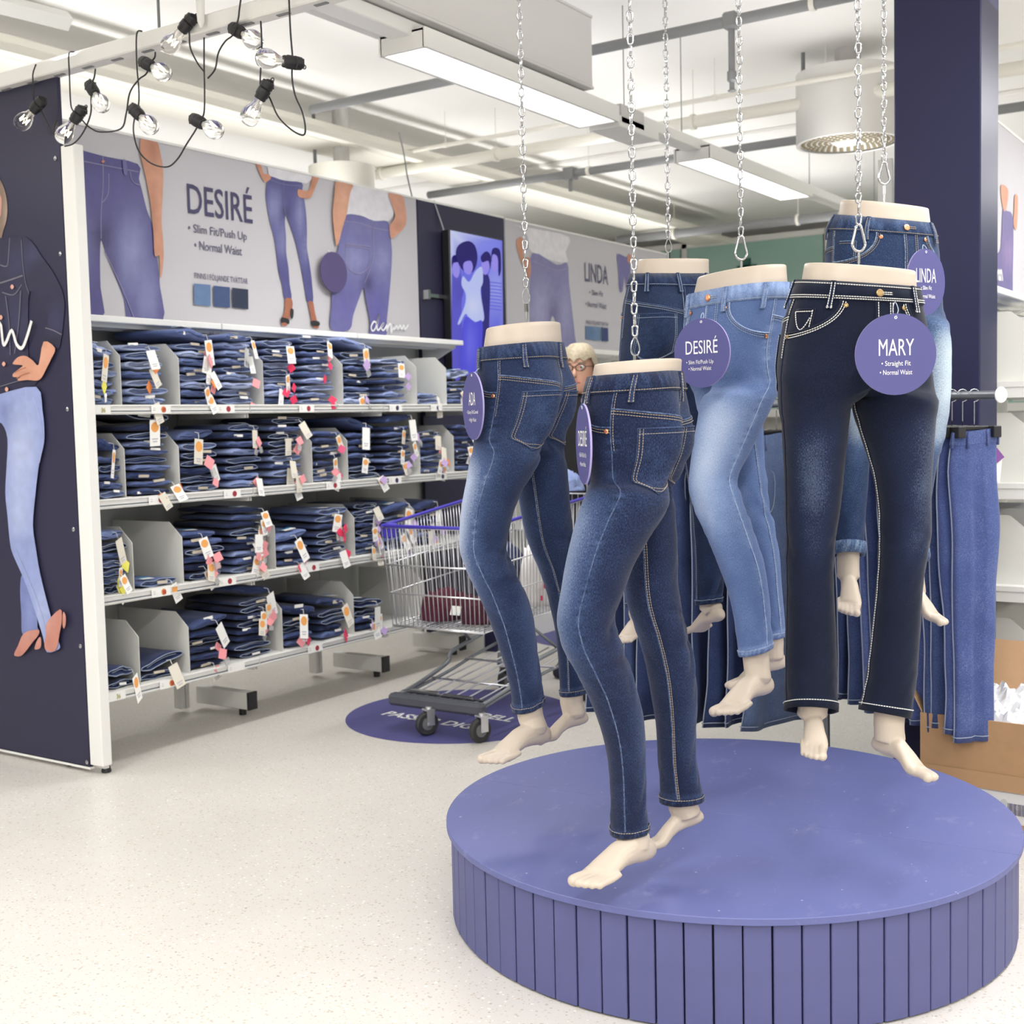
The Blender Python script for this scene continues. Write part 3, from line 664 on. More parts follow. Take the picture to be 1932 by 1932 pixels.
# ---------------------------------------------------------------- feet
def foot(mannequin, ank, heel, toe, leg_up, rad, right, seed=0, bend=14):
    """one bare foot: ank = ankle centre, heel / toe = sole points, leg_up = point inside the trouser leg"""
    y = toe-heel; Lc = np.linalg.norm(y); y = y/Lc; up = leg_up-ank; up /= np.linalg.norm(up)
    x = np.cross(y, up); x /= np.linalg.norm(x); z = np.cross(x, y); sx = 1 if right else -1       # +x is the wearer's right
    S = Lc*1.03; bd = math.radians(bend)
    def pt(X, Y, Z):     # unit foot -> world, with the ball bent upward
        if Y > .70: q = Y-.70; Y, Z = .70+q*math.cos(bd)-Z*math.sin(bd)*.5, Z*math.cos(bd)+q*math.sin(bd)
        Zb = Z-.045*math.sin(min(1, max(0, Y/.7))*math.pi)*0
        return heel+S*(x*X*sx+y*Y+z*Zb)
    mb = MB(); n = 20
    #      Y    halfwidth  z0    z1   xshift
    prof = [(-.00, .040, .04, .12, 0), (.025, .074, .012, .175, 0), (.09, .098, .0, .235, 0), (.19, .104, .012, .29, .0), (.30, .106, .042, .30, -.004), (.42, .112, .062, .268, -.010), (.53, .124, .050, .225, -.012), (.62, .138, .018, .185, -.020), (.68, .145, .004, .158, -.020), (.735, .140, .004, .130, -.014), (.785, .122, .018, .104, -.006)]
    rows = []
    for Y, hw, z0, z1, xs in prof:
        rw = []
        for k in range(n):
            a = 2*math.pi*k/n; c, s_ = math.cos(a), math.sin(a); q = 2/2.3
            rw.append(pt(xs+hw*abs(c)**q*np.sign(c)-(.03*max(0, s_) if Y > .4 else 0)*1, Y-(.05*c*1 if Y > .7 else 0)*(1), (z0+z1)/2+(z1-z0)/2*abs(s_)**q*np.sign(s_)))
        rows.append(rw)
    mb.grid(rows, wrap=True); mb.f += [tuple(range(n-1, -1, -1)), tuple((len(prof)-1)*n+k for k in range(n))]
    # toes: big toe is on the inner side (-x before mirroring)
    toes = [(-.094, .80, .985, .057), (-.024, .80, .985, .040), (.033, .79, .955, .038), (.083, .76, .915, .036), (.125, .71, .865, .033)]
    for X, ya, yb, r in toes:
        P_ = [pt(X, ya-.14, .085), pt(X*1.0, ya-.03, .075), pt(X*.99, (ya+yb)/2, .062), pt(X*.98, yb-r*.7, .046)]
        mb.tube(P_, [S*r*.9, S*r*.92, S*r*.90, S*r*1.0], 12)
        e = P_[-1]; d_ = P_[-1]-P_[-2]; d_ /= np.linalg.norm(d_)
        mb.lathe([(S*r*.98, 0), (S*r*.86, S*r*.45), (S*r*.5, S*r*.8), (S*r*.08, S*r*.95)], e-d_*S*r*.05, d_, 12)
    # shank
    j0 = pt(0, .20, .20); A = ank; pth = [j0*.6+pt(0, .22, .12)*.4, j0, j0*.45+A*.55, A, A*.5+leg_up*.5, leg_up]
    mb.tube(pth, [rad*.85, rad*1.02, rad*.98, rad, rad*1.02, rad*1.06], 20)
    o = mb.build('foot', M['skin'], mannequin)
    md = o.modifiers.new('r', 'REMESH'); md.mode = 'VOXEL'; md.voxel_size = .0026
    sm_ = o.modifiers.new('s', 'SMOOTH'); sm_.factor = .5; sm_.iterations = 3
    dg = bpy.context.evaluated_depsgraph_get(); me = bpy.data.meshes.new_from_object(o.evaluated_get(dg)); o.modifiers.clear(); old = o.data; o.data = me; bpy.data.meshes.remove(old)
    for p in me.polygons: p.use_smooth = True
    return o
# ---------------------------------------------------------------- chains
LINK = {}
def chain(top_z, ax, ay, z_end, label, kind, zb, phase=0):
    """zinc chain straight down at (ax, ay) to z_end, then the hook kind down to zb"""
    t = thing('hanging_chain', (ax, ay, z_end), label, 'chain', 'zinc chains holding the mannequins')
    if 'm' not in LINK:
        rw, ln, wd = .0024, .0112, .0058
        p = [V(wd*math.cos(a), 0, wd*math.sin(a)+(ln-wd if math.sin(a) >= 0 else -(ln-wd))) for a in np.linspace(0, 2*math.pi, 15)[:-1]]
        mb = MB().tube(p, rw, 7, closed=True); o = mb.build('link', M['chrome'], smooth=True); LINK['m'] = o.data; bpy.data.objects.remove(o)
    pitch = .0238; n = int((top_z-z_end)/pitch)
    for i in range(n):
        o = bpy.data.objects.new('link', LINK['m']); COL.objects.link(o); o.parent = t
        o.location = (R_.uniform(-.0006, .0006), R_.uniform(-.0006, .0006), (i+.5)*pitch+.004); o.rotation_euler = (R_.uniform(-.05, .05), R_.uniform(-.05, .05), math.radians(35+90*(i % 2)+R_.uniform(-14, 14)+phase))
    base = V(ax, ay, z_end); hk = MB(); u = RH*.96+FH*.28
    if kind == 'carabiner':
        L, ra, rb = .060, .007, .0165; P = []
        for a in np.linspace(0, math.pi, 9): P.append(base+u*(ra*math.cos(a))+ZUP*(-.004+ra*math.sin(a)))
        for a in np.linspace(math.pi, 2*math.pi, 11): P.append(base+u*(rb*math.cos(a))+ZUP*(-L+.020+rb*math.sin(a)))
        hk.tube(smooth_path(P, 2, True), .0031, 8, closed=True); zz = z_end-L+.003
        hk.build('carabiner', M['chrome'], t, smooth=True)
    else:
        L = .040; P = [base+u*(.0075*math.sin(a)*(1.25-.5*math.cos(a)))+ZUP*(-L*.45+L*.5*math.cos(a)) for a in np.linspace(0, 2*math.pi, 15)[:-1]]
        hk.tube(smooth_path(P, 2, True), .0017, 6, closed=True); hk.box(base-V(0, 0, L+.008), (.007, .007, .020)); zz = z_end-L-.01
        hk.build('wire_loop', M['chrome'], t, smooth='auto')
    MB().tube([(ax, ay, zz), (ax, ay, zb-.02)], .0022, 8).lathe([(.0036, 0), (.0036, -.022)], (ax, ay, zz-.004), n=8).build('hook_rod', M['chrome'], t, smooth='auto')
    MB().lathe([(.02, 0), (.02, .006)], (ax, ay, top_z-.006), n=12).build('ceiling_plate', M['chrome'], t)
    return t
# ---------------------------------------------------------------- hanging round signs
def hang_sign(px, py, ry, dep, ang, lines, label, loop_px, w=1.0, name='hanging_sign', dtw=None):
    a = math.radians(ang); c = at(px, py, dep); n = -FH*math.cos(a)-RH*math.sin(a); e = RH*math.cos(a)-FH*math.sin(a); r = ry*dep/FPX; th = .0042
    t = thing(name, c, label, 'sign', 'round violet fit signs')
    K = 56; vs = []; P2 = [(r*w*math.sin(2*math.pi*k/K), r*math.cos(2*math.pi*k/K)) for k in range(K)]
    for h in (-th/2, th/2): vs += [c+e*x+ZUP*y+n*h for x, y in P2]
    MB().add(vs, [tuple(range(K-1, -1, -1)), tuple(range(K, 2*K))]).build('disc', M['sign'], t)
    MB().add(vs, [(k, (k+1) % K, K+(k+1) % K, K+k) for k in range(K)]).build('disc_edge', M['signedge'], t, smooth=True)
    hp = c+ZUP*(r*.90); MB().lathe([(.0032, -.0005), (.0032, .0008), (.0018, .0008), (.0018, -.0005)], hp+n*th/2, n, 14).build('eyelet', M['card'], t)
    cc = c+n*th/2
    for s, x, y, h, wd in lines: text_mesh('lettering', s, M['ink'], t, cc+ZUP*(y*r)+e*(x*r*w), e, ZUP, h*r, 1, bold=0, gap=.0004, wid=wd*r*w)
    lp = at(*loop_px); md = (hp+lp)/2
    MB().tube(smooth_path([hp-n*.006, hp+n*.004+ZUP*.002, md+e*.006+n*.003, lp+n*.002, md-e*.005, hp-n*.006], 5), .0009, 5).build('cord', M['bthread'], t)
    return t
# ---------------------------------------------------------------- the six hanging mannequins
DN = {
 'B': denim('stretch_denim_dark_blue', (.008, .013, .040), (.034, .058, .135), (.20, .26, .40), .42),
 'A': denim('stretch_denim_blue', (.014, .024, .065), (.052, .084, .18), (.34, .40, .54), .34),
 'C': denim('stretch_denim_light', (.09, .145, .31), (.225, .315, .53), (.60, .67, .79), .26),
 'D': denim('straight_denim_navy', (.004, .007, .020), (.011, .018, .050), (.17, .225, .35), .33),
 'E': denim('slim_denim_blue', (.016, .032, .085), (.075, .125, .24), (.50, .60, .68), .36),
 'F': denim('slim_denim_dark', (.010, .018, .05), (.032, .060, .14), (.13, .18, .30), .32)}
def mannequin(key, d, phi, top_px, skin, torso, legs, feet, asp, opt, label, fade=1, tf=0, wr=1, seed=0, ankr=.033):
    base = at(*top_px, d); t = thing('leg_mannequin', base, label, 'mannequin', 'leg mannequins hanging over the pedestal')
    J = Jeans(d, phi, torso, legs, asp, tf=tf, seed=seed, fade=fade, wrink=wr)
    ph = math.radians(phi); A = (asp[0][0], asp[1][0]); K = [ring(*q, d, 1, A[0]*.98, A[1]*.98, ph, tf=tf*.7, sq=2.25) for q in skin]
    c0 = K[0].mean(0); rows = [[c0+(p-c0)*f-V(0, 0, z) for p in K[0]] for f, z in ((.001, .010), (.6, .009), (.93, .008), (.965, .002), (.985, .0))]
    rows += [[K[0][k]-V(0, 0, .0025)+(K[0][k]-c0)*.004 for k in range(N)]]
    for u in (.2, .4, .6, .8): rows.append([K[0][k]*(1-u)+K[1][k]*u for k in range(N)])
    # below the waistband the torso runs inside the jeans
    rows.append([J.Q(360*k/N, -J.T+.02, -.010) for k in range(N)]); rows.append([J.Q(360*k/N, -J.T+.07, -.012) for k in range(N)])
    if opt.get('navel'):
        for i in (6, 7, 8):
            for k in range(13, 20): rows[i][k] = rows[i][k]+(c0-rows[i][k])*.028*math.exp(-((k-16)/1.2)**2-((i-7.2)/.7)**2)
    MB().grid(rows, wrap=True).build('waist', M['skin'], t, smooth=True)
    dress(J, t, 'jeans', DN[key], M[opt['thread']], opt)
    for sd, (ank, heel, toe) in feet.items():
        G = J.grid[sd]; end = np.nanmean(G[-1], 0); up = np.nanmean(G[-16], 0); dz = d+legs[sd][-1][4]
        foot(t, at(ank[0], ank[1], dz+(ank[2] if len(ank) > 2 else 0)), at(heel[0], heel[1], dz+heel[2]), at(toe[0], toe[1], dz+toe[2]), up, min(ankr, .44*math.hypot(legs[sd][-1][2]-legs[sd][-1][0], legs[sd][-1][3]-legs[sd][-1][1])*dz/FPX), sd == 'R')
    return t, J
def legz(rows, d0, d1, kn=None):
    n = len(rows); kn = d0 if kn is None else kn
    return [(*r, float(np.interp(i/(n-1), [0, .5, 1], [d0, kn, d1]))) for i, r in enumerate(rows)]
P_ASP = ([.70, .66, .55], [.72, .92, .98, .70])
# front mannequin, dark blue skinny jeans
tB, JB = mannequin('B', 2.72, 108, (1199, 690), [(1119.5, 690, 1289, 677), (1113, 727, 1288, 712)],
 [(1108, 716, 1290, 703), (1100, 745, 1297, 734), (1097, 778, 1304, 772), (1100, 818, 1311, 810), (1107, 860, 1308, 850), (1112, 900, 1287, 897)],
 {'L': legz([(1106, 928, 1261, 945), (1090, 972, 1232, 1002), (1072, 1040, 1198, 1062), (1059, 1108, 1175, 1120), (1051, 1172, 1159, 1172), (1062, 1220, 1167, 1204), (1086, 1266, 1184, 1250), (1112, 1318, 1203, 1302), (1134, 1378, 1215.5, 1368), (1146, 1430, 1218, 1420), (1151.5, 1500, 1219, 1492), (1152, 1571, 1223, 1563)], -.085, -.02, -.10),
  'R': legz([(1158, 930, 1267, 928), (1168, 985, 1275, 985), (1172, 1045, 1279, 1050), (1177, 1100, 1279.5, 1097), (1184, 1142, 1286, 1147), (1202, 1196, 1299, 1202), (1218, 1252, 1311, 1264), (1228, 1308, 1315, 1323), (1237, 1366, 1313, 1385), (1241, 1430, 1314, 1445), (1246, 1512, 1326, 1506)], .085, .10, .07)},
 {'L': ((1192, 1590), (1233, 1614, .03), (1092, 1692, -.12)), 'R': ((1288, 1522), (1329, 1545, .02), (1214, 1618, -.03))}, P_ASP,
 dict(thread='thread', label='dark blue worn skinny jeans', bpt=.42, bpa=38, loops=(35, 345, 278, 200, 145), inst2=1),
 'front leg mannequin on tiptoe in dark blue skinny jeans hanging lowest over the pedestal', fade=1.0, seed=1)
tA, JA = mannequin('A', 3.2, 112, (993, 615), [(918, 623, 1058, 607.5), (912, 665, 1062, 652)],
 [(904, 662, 1063, 648), (903, 690, 1071, 682), (904, 725, 1087, 720), (903, 765, 1089, 755), (899, 803, 1080, 793), (895, 830, 1066, 826)],
 {'L': legz([(889, 857, 1016, 872), (879, 910, 985, 928), (870, 962, 966, 978), (866.5, 1015, 957.5, 1020), (869, 1048, 959, 1044), (880, 1077, 969, 1064), (899, 1114, 985, 1098), (921, 1166, 1003, 1147), (940, 1218, 1012, 1202), (954, 1262, 1016, 1248), (963, 1300, 1021, 1288), (967, 1340, 1026, 1323)], -.08, -.02, -.10),
  'R': legz([(962, 872, 1068, 868), (976, 928, 1074, 922), (986, 983, 1079, 984), (997, 1028, 1084, 1022), (1018, 1077, 1094, 1064), (1034, 1130, 1104, 1120), (1047, 1190, 1107, 1182), (1053, 1245, 1106, 1236), (1057, 1312, 1106, 1306)], .10, .11, .09)},
 {'L': ((1001, 1352), (1037, 1396, .03), (917, 1455, -.12)), 'R': ((1078, 1326), (1110, 1360, .02), (1012, 1412, -.06))}, P_ASP,
 dict(thread='thread', label='mid blue skinny jeans with pale thighs', bpt=.40, bpa=36, loops=(35, 330, 270, 210, 145)),
 'leg mannequin at left over the pedestal edge in mid blue skinny jeans', fade=1.4, seed=2)
tC, JC = mannequin('C', 3.2, 56, (1400, 512), [(1321.5, 520, 1475.5, 505), (1311, 566, 1478, 546)],
 [(1303, 556, 1480, 540), (1299, 590, 1487, 576), (1297, 625, 1492, 615), (1299, 665, 1493, 656), (1303, 700, 1490, 695), (1308, 726, 1478, 724)],
 {'L': legz([(1326, 748, 1459, 762), (1315, 797, 1430, 824), (1306, 850, 1405, 872), (1299.5, 905, 1390, 905), (1301, 932, 1395, 924), (1314, 970, 1406, 956), (1337, 1022, 1422, 1004), (1356, 1068, 1438, 1050), (1372, 1112, 1447, 1096), (1385, 1168, 1453, 1155), (1395, 1238, 1457, 1220)], -.07, -.06, -.08),
  'R': legz([(1310, 748, 1437, 748), (1324, 800, 1440, 802), (1344, 855, 1441.5, 857), (1358, 908, 1447, 908), (1372, 960, 1453, 957), (1388, 1010, 1463, 1003), (1402, 1060, 1471, 1052), (1412, 1110, 1474, 1102), (1419, 1160, 1478.5, 1152), (1424, 1208, 1482, 1198)], .07, .08, .07)},
 {'L': ((1427, 1250), (1455, 1303, .03), (1360, 1365, -.13)), 'R': ((1455, 1212), (1486, 1256, .02), (1372, 1310, -.05))}, P_ASP,
 dict(thread='bthread', label='light blue skinny jeans', bpt=.42, bpa=40, bprivet=1, wbf=.3, hemf=.2, seamf=.5, bpf=.35, loops=(68, 18, 330, 240, 120)),
 'leg mannequin in light blue skinny jeans with a copper button', fade=.8, seed=3)
tD, JD = mannequin('D', 2.85, -9, (1622, 505), [(1518, 498, 1726.5, 511), (1509, 552, 1730, 556)],
 [(1505, 532, 1733, 543), (1496.5, 562, 1739, 570), (1485, 595, 1747, 604), (1476, 640, 1753, 646), (1470, 685, 1758, 690), (1468, 728, 1762, 728)],
 {'R': legz([(1471, 762, 1604, 762), (1476, 803, 1599, 800), (1480, 870, 1592, 868), (1482, 937, 1586, 935), (1483, 1000, 1577, 1005), (1484, 1060, 1571.5, 1065), (1484, 1122, 1572, 1122), (1483, 1185, 1575, 1185), (1482, 1247, 1577, 1250), (1481, 1300, 1579, 1300), (1483, 1337, 1578, 1344)], .0, -.02, .05),
  'L': legz([(1611, 762, 1764, 760), (1622, 805, 1760, 800), (1637, 853, 1758, 850), (1649.6, 897, 1756, 890), (1657, 950, 1754, 945), (1660, 1000, 1754, 1005), (1658, 1060, 1745, 1065), (1654, 1123, 1738, 1120), (1647, 1187, 1734, 1190), (1640, 1250, 1729, 1250), (1631, 1305, 1723, 1312), (1624, 1338, 1714, 1355)], .0, -.03, -.0)},
 {'R': ((1534, 1334, .01), (1533, 1356, .065), (1537, 1446, -.10)), 'L': ((1677, 1366), (1646, 1410, .05), (1762, 1488, -.12))}, ([.66, .62, .56], [.66, .80, .85, .66]),
 dict(thread='wthread', label='navy straight jeans with white stitching', wb=.040, topst=1, sr=.0011, metal='brass', coinarc=1, navel=1, outst=0, loops=(52, 128, 200, 270, 340), hem=.02, hemf=-.1, wbf=-.02, seamf=.1),
 'leg mannequin in navy straight jeans with white stitching at the right front', fade=.58, seed=4, tf=.10, ankr=.034)
tE, JE = mannequin('E', 3.42, -16, (1670, 386), [(1585, 381, 1753, 391), (1579, 424, 1758, 428)],
 [(1577, 412, 1759, 419), (1566, 435, 1768, 441), (1562, 470, 1774, 471), (1560, 510, 1777, 514), (1558, 550, 1780, 555), (1556, 585, 1784, 587)],
 {'R': legz([(1558, 622, 1662, 622), (1563, 680, 1658, 680), (1568, 740, 1652, 740), (1572, 810, 1645, 810), (1573, 860, 1640, 860), (1570, 920, 1636, 920), (1571, 980, 1631, 980), (1574, 1046, 1627, 1048)], .0, -.03, .06),
  'L': legz([(1676, 622, 1787, 622), (1685, 690, 1791, 690), (1692, 750, 1790, 750), (1693, 810, 1782, 815), (1688, 870, 1768, 868), (1687, 930, 1757, 930), (1689, 990, 1750, 990), (1695, 1062, 1748, 1058)], .0, -.03, .02)},
 {'R': ((1600, 1064), (1599, 1095, .05), (1602, 1172, -.11)), 'L': ((1722, 1080), (1700, 1128, .05), (1782, 1190, -.10))}, ([.66, .62, .56], [.66, .80, .85, .66]),
 dict(thread='thread', label='blue slim jeans with a rolled hem', navel=1, cuff=.006, hem=.034, hemf=.35, loops=(48, 130, 200, 270, 340)),
 'rear right leg mannequin hanging highest in blue slim jeans before the pillar', fade=1.15, seed=5, tf=.18, ankr=.03)
tF, JF = mannequin('F', 3.72, 163, (1270, 490), [(1204, 492, 1338, 487), (1195, 530, 1339, 525)],
 [(1189, 521, 1340, 516), (1182, 545, 1347, 543), (1175, 575, 1354, 572), (1171, 612, 1358, 608), (1168, 650, 1359, 647), (1166, 678, 1359, 676)],
 {'L': legz([(1166, 705, 1258, 705), (1166, 770, 1251, 770), (1168, 850, 1243, 850), (1169, 910, 1236, 910), (1166, 980, 1236, 980), (1172, 1060, 1232, 1060), (1181, 1146, 1228, 1142)], .0, .05, .08),
  'R': legz([(1268, 705, 1360, 705), (1277, 770, 1360, 770), (1287, 850, 1361, 850), (1298, 910, 1363, 910), (1305, 975, 1369, 975), (1311, 1050, 1369, 1050), (1313, 1141, 1362, 1133)], .0, -.02, -.02)},
 {'L': ((1204, 1158), (1222, 1182, .05), (1172, 1224, -.09)), 'R': ((1338, 1148), (1364, 1168, -.06), (1308, 1203, .10))}, ([.66, .62, .56], [.66, .86, .92, .68]),
 dict(thread='tan' if False else 'bthread', label='dark blue jeans seen from behind', bpa=38, loops=(230, 275, 320, 40, 140)),
 'rear left leg mannequin turned away in dark blue jeans, half hidden', fade=.5, seed=6, tf=-.12, ankr=.029)
# chains
def zat(px, py, d): return at(px, py, d)[2]
for d, px0, pend, zb, kind, lab in ((2.72, (1198, 640), 638, 684, 'wire', 'zinc chain down to the front mannequin in dark skinny jeans'),
   (3.2, (992, 560), 545, 616, 'wire', 'leftmost zinc chain, above the mid blue skinny jeans'),
   (3.2, (1398, 450), 448, 514, 'carabiner', 'zinc chain with a carabiner above the light blue jeans'),
   (2.85, (1620, 432), 427, 504, 'carabiner', 'zinc chain with a large carabiner above the navy straight jeans'),
   (3.42, (1668, 312), 308, 386, 'carabiner', 'rightmost zinc chain ending in a carabiner beside the pillar'),
   (3.72, (1261, 455), 452, 490, 'wire', 'zinc chain above the rear left mannequin turned away')):
    p = at(px0[0], pend, d); chain(ZC, p[0], p[1], p[2], lab, kind, zat(px0[0], zb, d))
# signs
hang_sign(1689.5, 668.5, 76.5, 2.66, 0, [('MARY', 0, -.03, .41, .87), ('\u2022 Straight Fit', 0, -.28, .12, .72), ('\u2022 Normal Waist', 0, -.50, .12, .80)], 'round violet sign reading MARY on the navy straight jeans', (1688, 570, 2.70))
hang_sign(1324.5, 666, 65, 3.0, 46, [('DESIR\u00c9', 0, -.02, .39, 1.15), ('\u2022 Slim Fit/Push Up', -.06, -.31, .115, .98), ('\u2022 Normal Waist', -.06, -.50, .115, .82)], 'round violet sign reading DESIR\u00c9 on the light blue jeans', (1327, 590, 3.06))
hang_sign(893, 766, 64, 3.08, 71, [('ADA', 0, .02, .39, .65), ('\u2022 Skinny Fit/Curved', 0, -.23, .11, 1.1), ('\u2022 High Waist', 0, -.46, .11, .72)], 'narrow-looking violet sign reading ADA at the left mannequin', (905, 695, 3.10))
hang_sign(1101.5, 838, 76, 2.60, 83, [('DESIR\u00c9', 0, -.05, .39, 1.15), ('\u2022 Slim Fit/Push Up', 0, -.32, .11, .98), ('\u2022 Normal Waist', 0, -.55, .11, .82)], 'violet sign seen almost edge-on at the front mannequin', (1106, 755, 2.63))
hang_sign(1746, 532, 62, 3.22, -28, [('LINDA', -.02, -.02, .43, 1.04), ('\u2022 Slim Fit', 0, -.24, .12, .56), ('\u2022 Normal Waist', 0, -.49, .12, .92)], 'violet sign reading LINDA on the rear right mannequin', (1741, 462, 3.28), w=.80)
# ---------------------------------------------------------------- printed pictures: flat inked shapes on their panel
def ink_mat(name, emit=0):
    m = mat(name, (1, 1, 1), .6 if not emit else .3); nt = m.node_tree; b = nt.nodes['Principled BSDF']
    a = node(nt, 'ShaderNodeVertexColor', layer_name='ink')
    if emit:
        b.inputs['Base Color'].default_value = (.01, .01, .015, 1); b.inputs['Specular IOR Level'].default_value = .08; b.inputs['Roughness'].default_value = .5; nt.links.new(a.outputs['Color'], b.inputs['Emission Color']); b.inputs['Emission Strength'].default_value = emit
    else:
        tc = node(nt, 'ShaderNodeTexCoord'); n = node(nt, 'ShaderNodeTexNoise', Scale=22.0, Detail=5.0); nt.links.new(tc.outputs['Object'], n.inputs['Vector'])
        r = node(nt, 'ShaderNodeMapRange'); r.inputs['To Min'].default_value = .82; r.inputs['To Max'].default_value = 1.18; nt.links.new(n.outputs['Fac'], r.inputs[0])
        mx = node(nt, 'ShaderNodeMix', data_type='RGBA', blend_type='MULTIPLY'); mx.inputs[0].default_value = 1
        nt.links.new(a.outputs['Color'], mx.inputs[6]); nt.links.new(r.outputs[0], mx.inputs[7]); nt.links.new(mx.outputs[2], b.inputs['Base Color'])
    return m
M['print'] = ink_mat('printed_ink'); M['screen'] = ink_mat('lit_screen_image', 1.5)
class Print:
    """flat picture pieces on the plane axis = v; outlines come as (u, v) points in a crop (x0, y0, scale)"""
    def __init__(s, parent, ax, v, nsign, crop, mt='print', step=.028):
        s.p = parent; s.ax = ax; s.v = v; s.n = nsign; s.c = crop; s.mt = M[mt]; s.k = 0; s.step = step; s.clip = None
    lim = None                       # the panel's own extent: ink never runs past its edge
    def w(s, q, lay=0):
        r = on(s.c[0]+q[0]/s.c[2], s.c[1]+q[1]/s.c[2], s.ax, s.v+s.n*.0006*(s.k+1))
        if s.lim: h = 1-s.ax; r[h] = min(max(r[h], s.lim[0]), s.lim[1]); r[2] = min(max(r[2], s.lim[2]), s.lim[3])
        return r
    def poly(s, name, pts, col, blobs=(), rnd=True):
        s.k += 1; pts = [np.array(p, float) for p in pts]
        if rnd: pts = smooth_path(pts, 3, True)
        A = np.array(pts); lo, hi = A.min(0), A.max(0); st = max(hi-lo)*s.step*1.6; inner = []
        for x in np.arange(lo[0], hi[0], st):
            for y in np.arange(lo[1], hi[1], st): inner.append((x, y))
        vv = [Vector(p[:2]) for p in pts]+[Vector(q) for q in inner]; n = len(pts)
        r = delaunay_2d_cdt(vv, [(i, (i+1) % n) for i in range(n)], [list(range(n))], 1, 1e-6)
        P, F = r[0], r[2]
        mb = MB().add([s.w((p.x, p.y)) for p in P], [tuple(f) for f in F]); o = mb.build(name, s.mt, s.p)
        at_ = o.data.color_attributes.new('ink', 'FLOAT_COLOR', 'POINT'); C = []
        for p in P:
            c = np.array(col, float)
            for bx, by, rx, ry, cc, am in blobs:
                f = am*math.exp(-((p.x-bx)/rx)**2-((p.y-by)/ry)**2); c = c*(1-f)+np.array(cc)*f
            C += [*c, 1]
        at_.data.foreach_set('color', C) if len(o.data.vertices) == len(P) else None
        return o
    def line(s, name, pts, wd, col, closed=False):
        s.k += 1; P = smooth_path([s.w(q) for q in pts], 4, closed); r = []
        nv = V(*[1. if i == s.ax else 0. for i in range(3)])*s.n
        for i in range(len(P)):
            t = P[min(i+1, len(P)-1)]-P[max(i-1, 0)]; t = t/max(1e-9, np.linalg.norm(t)); b = np.cross(nv, t); r.append([P[i]-b*wd/2, P[i]+b*wd/2])
        o = MB().grid(r).build(name, s.mt, s.p); a = o.data.color_attributes.new('ink', 'FLOAT_COLOR', 'POINT')
        a.data.foreach_set('color', [*col, 1]*len(o.data.vertices)); return o
SK, SKD = (.52, .25, .16), (.33, .12, .07)
DP, DPL, DPD = (.072, .064, .205), (.27, .29, .51), (.034, .027, .10)
WS, BK = (.66, .65, .69), (.012, .012, .014)
XBN = -4.24
def banner(name, y0, y1, z0, z1, label, mt, x=XBN, cat='banner'):
    t = thing(name, (x, (y0+y1)/2, z0), label, cat)
    MB().box((x-.012, (y0+y1)/2, (z0+z1)/2), (.022, y1-y0-.006, z1-z0)).build('panel', mt, t)
    for z in (z0, z1): MB().box((x-.012, (y0+y1)/2, z), (.028, y1-y0-.004, .010)).build('edge_profile', M['white'], t)
    return t
b1 = banner('photo_banner', 3.0, 5.53, 1.73, 2.503, 'long pale banner reading DESIR\u00c9 with three prints of women in blue jeans', M['banner'])
Print.lim = (3.004, 5.524, 1.737, 2.496); p = Print(b1, 0, XBN, 1, (120, 200, 4.392))
p.poly('jeans_print', [(-60, 320), (0, 332), (100, 352), (330, 415), (615, 480), (625, 600), (650, 700), (690, 860), (735, 980), (748, 1100), (775, 1250), (800, 1500), (822, 1790), (548, 1790), (500, 1600), (430, 1420), (350, 1220), (312, 1110), (302, 1250), (306, 1500), (316, 1790), (-60, 1780)], DP,
  [(560, 1200, 130, 330, DPL, .75), (700, 1600, 90, 260, DPL, .6), (150, 1150, 90, 260, DPL, .45), (320, 1080, 90, 110, DPD, .9), (400, 1350, 40, 180, DPD, .6), (330, 700, 300, 160, (.10, .085, .27), .5)])
for L in ([(325, 420), (328, 640), (312, 880), (312, 1100)], [(375, 560), (370, 720), (330, 790), (312, 795)], [(-40, 420), (80, 440), (330, 490), (620, 545)], [(550, 540), (565, 610), (600, 645), (640, 655)], [(340, 1200), (480, 1500), (590, 1790)]): p.line('stitch_print', L, .004, (.21, .20, .33))
p.poly('belt_loop_print', [(70, 350), (98, 358), (82, 440), (52, 430)], (.15, .14, .32)); p.poly('belt_loop_print', [(490, 450), (520, 458), (528, 560), (500, 560)], (.13, .12, .29))
p.poly('button_print', [(312, 458), (328, 448), (342, 458), (328, 474)], (.45, .2, .13))
p.poly('arm_print', [(650, 228), (720, 258), (775, 290), (808, 420), (826, 560), (818, 800), (812, 950), (826, 1130), (829, 1250), (815, 1400), (800, 1412), (797, 1260), (785, 1238), (755, 1235), (745, 1060), (735, 950), (720, 800), (680, 580), (634, 380)], SK, [(740, 360, 70, 90, SKD, .5), (800, 700, 30, 300, (.62, .33, .22), .5), (740, 900, 25, 200, SKD, .5)])
ey, ez = V(0, 1, 0), ZUP
def tx(par, s, px, px2, py, pyc, mt, x=XBN, lay=.002):
    a, c, e_ = on(px, py, 0, x), on(px, pyc, 0, x), on(px2, py, 0, x); return text_mesh('lettering', s, mt, par, a+V(lay, 0, 0), ey, ez, abs(c[2]-a[2]), 1, bold=.006, align='LEFT', wid=abs(e_[1]-a[1]))
tx(b1, 'DESIR\u00c9', 351, 473, 401, 345, M['inkdark'])
tx(b1, '\u2022 Slim Fit/Push Up', 354, 464, 437, 421, M['inkgrey'])
tx(b1, '\u2022 Normal Waist', 366, 455, 470, 453, M['inkgrey'])
tx(b1, 'FINNS I F\u00d6LJANDE TV\u00c4TTAR', 366, 466, 525, 514, M['inkgrey'])
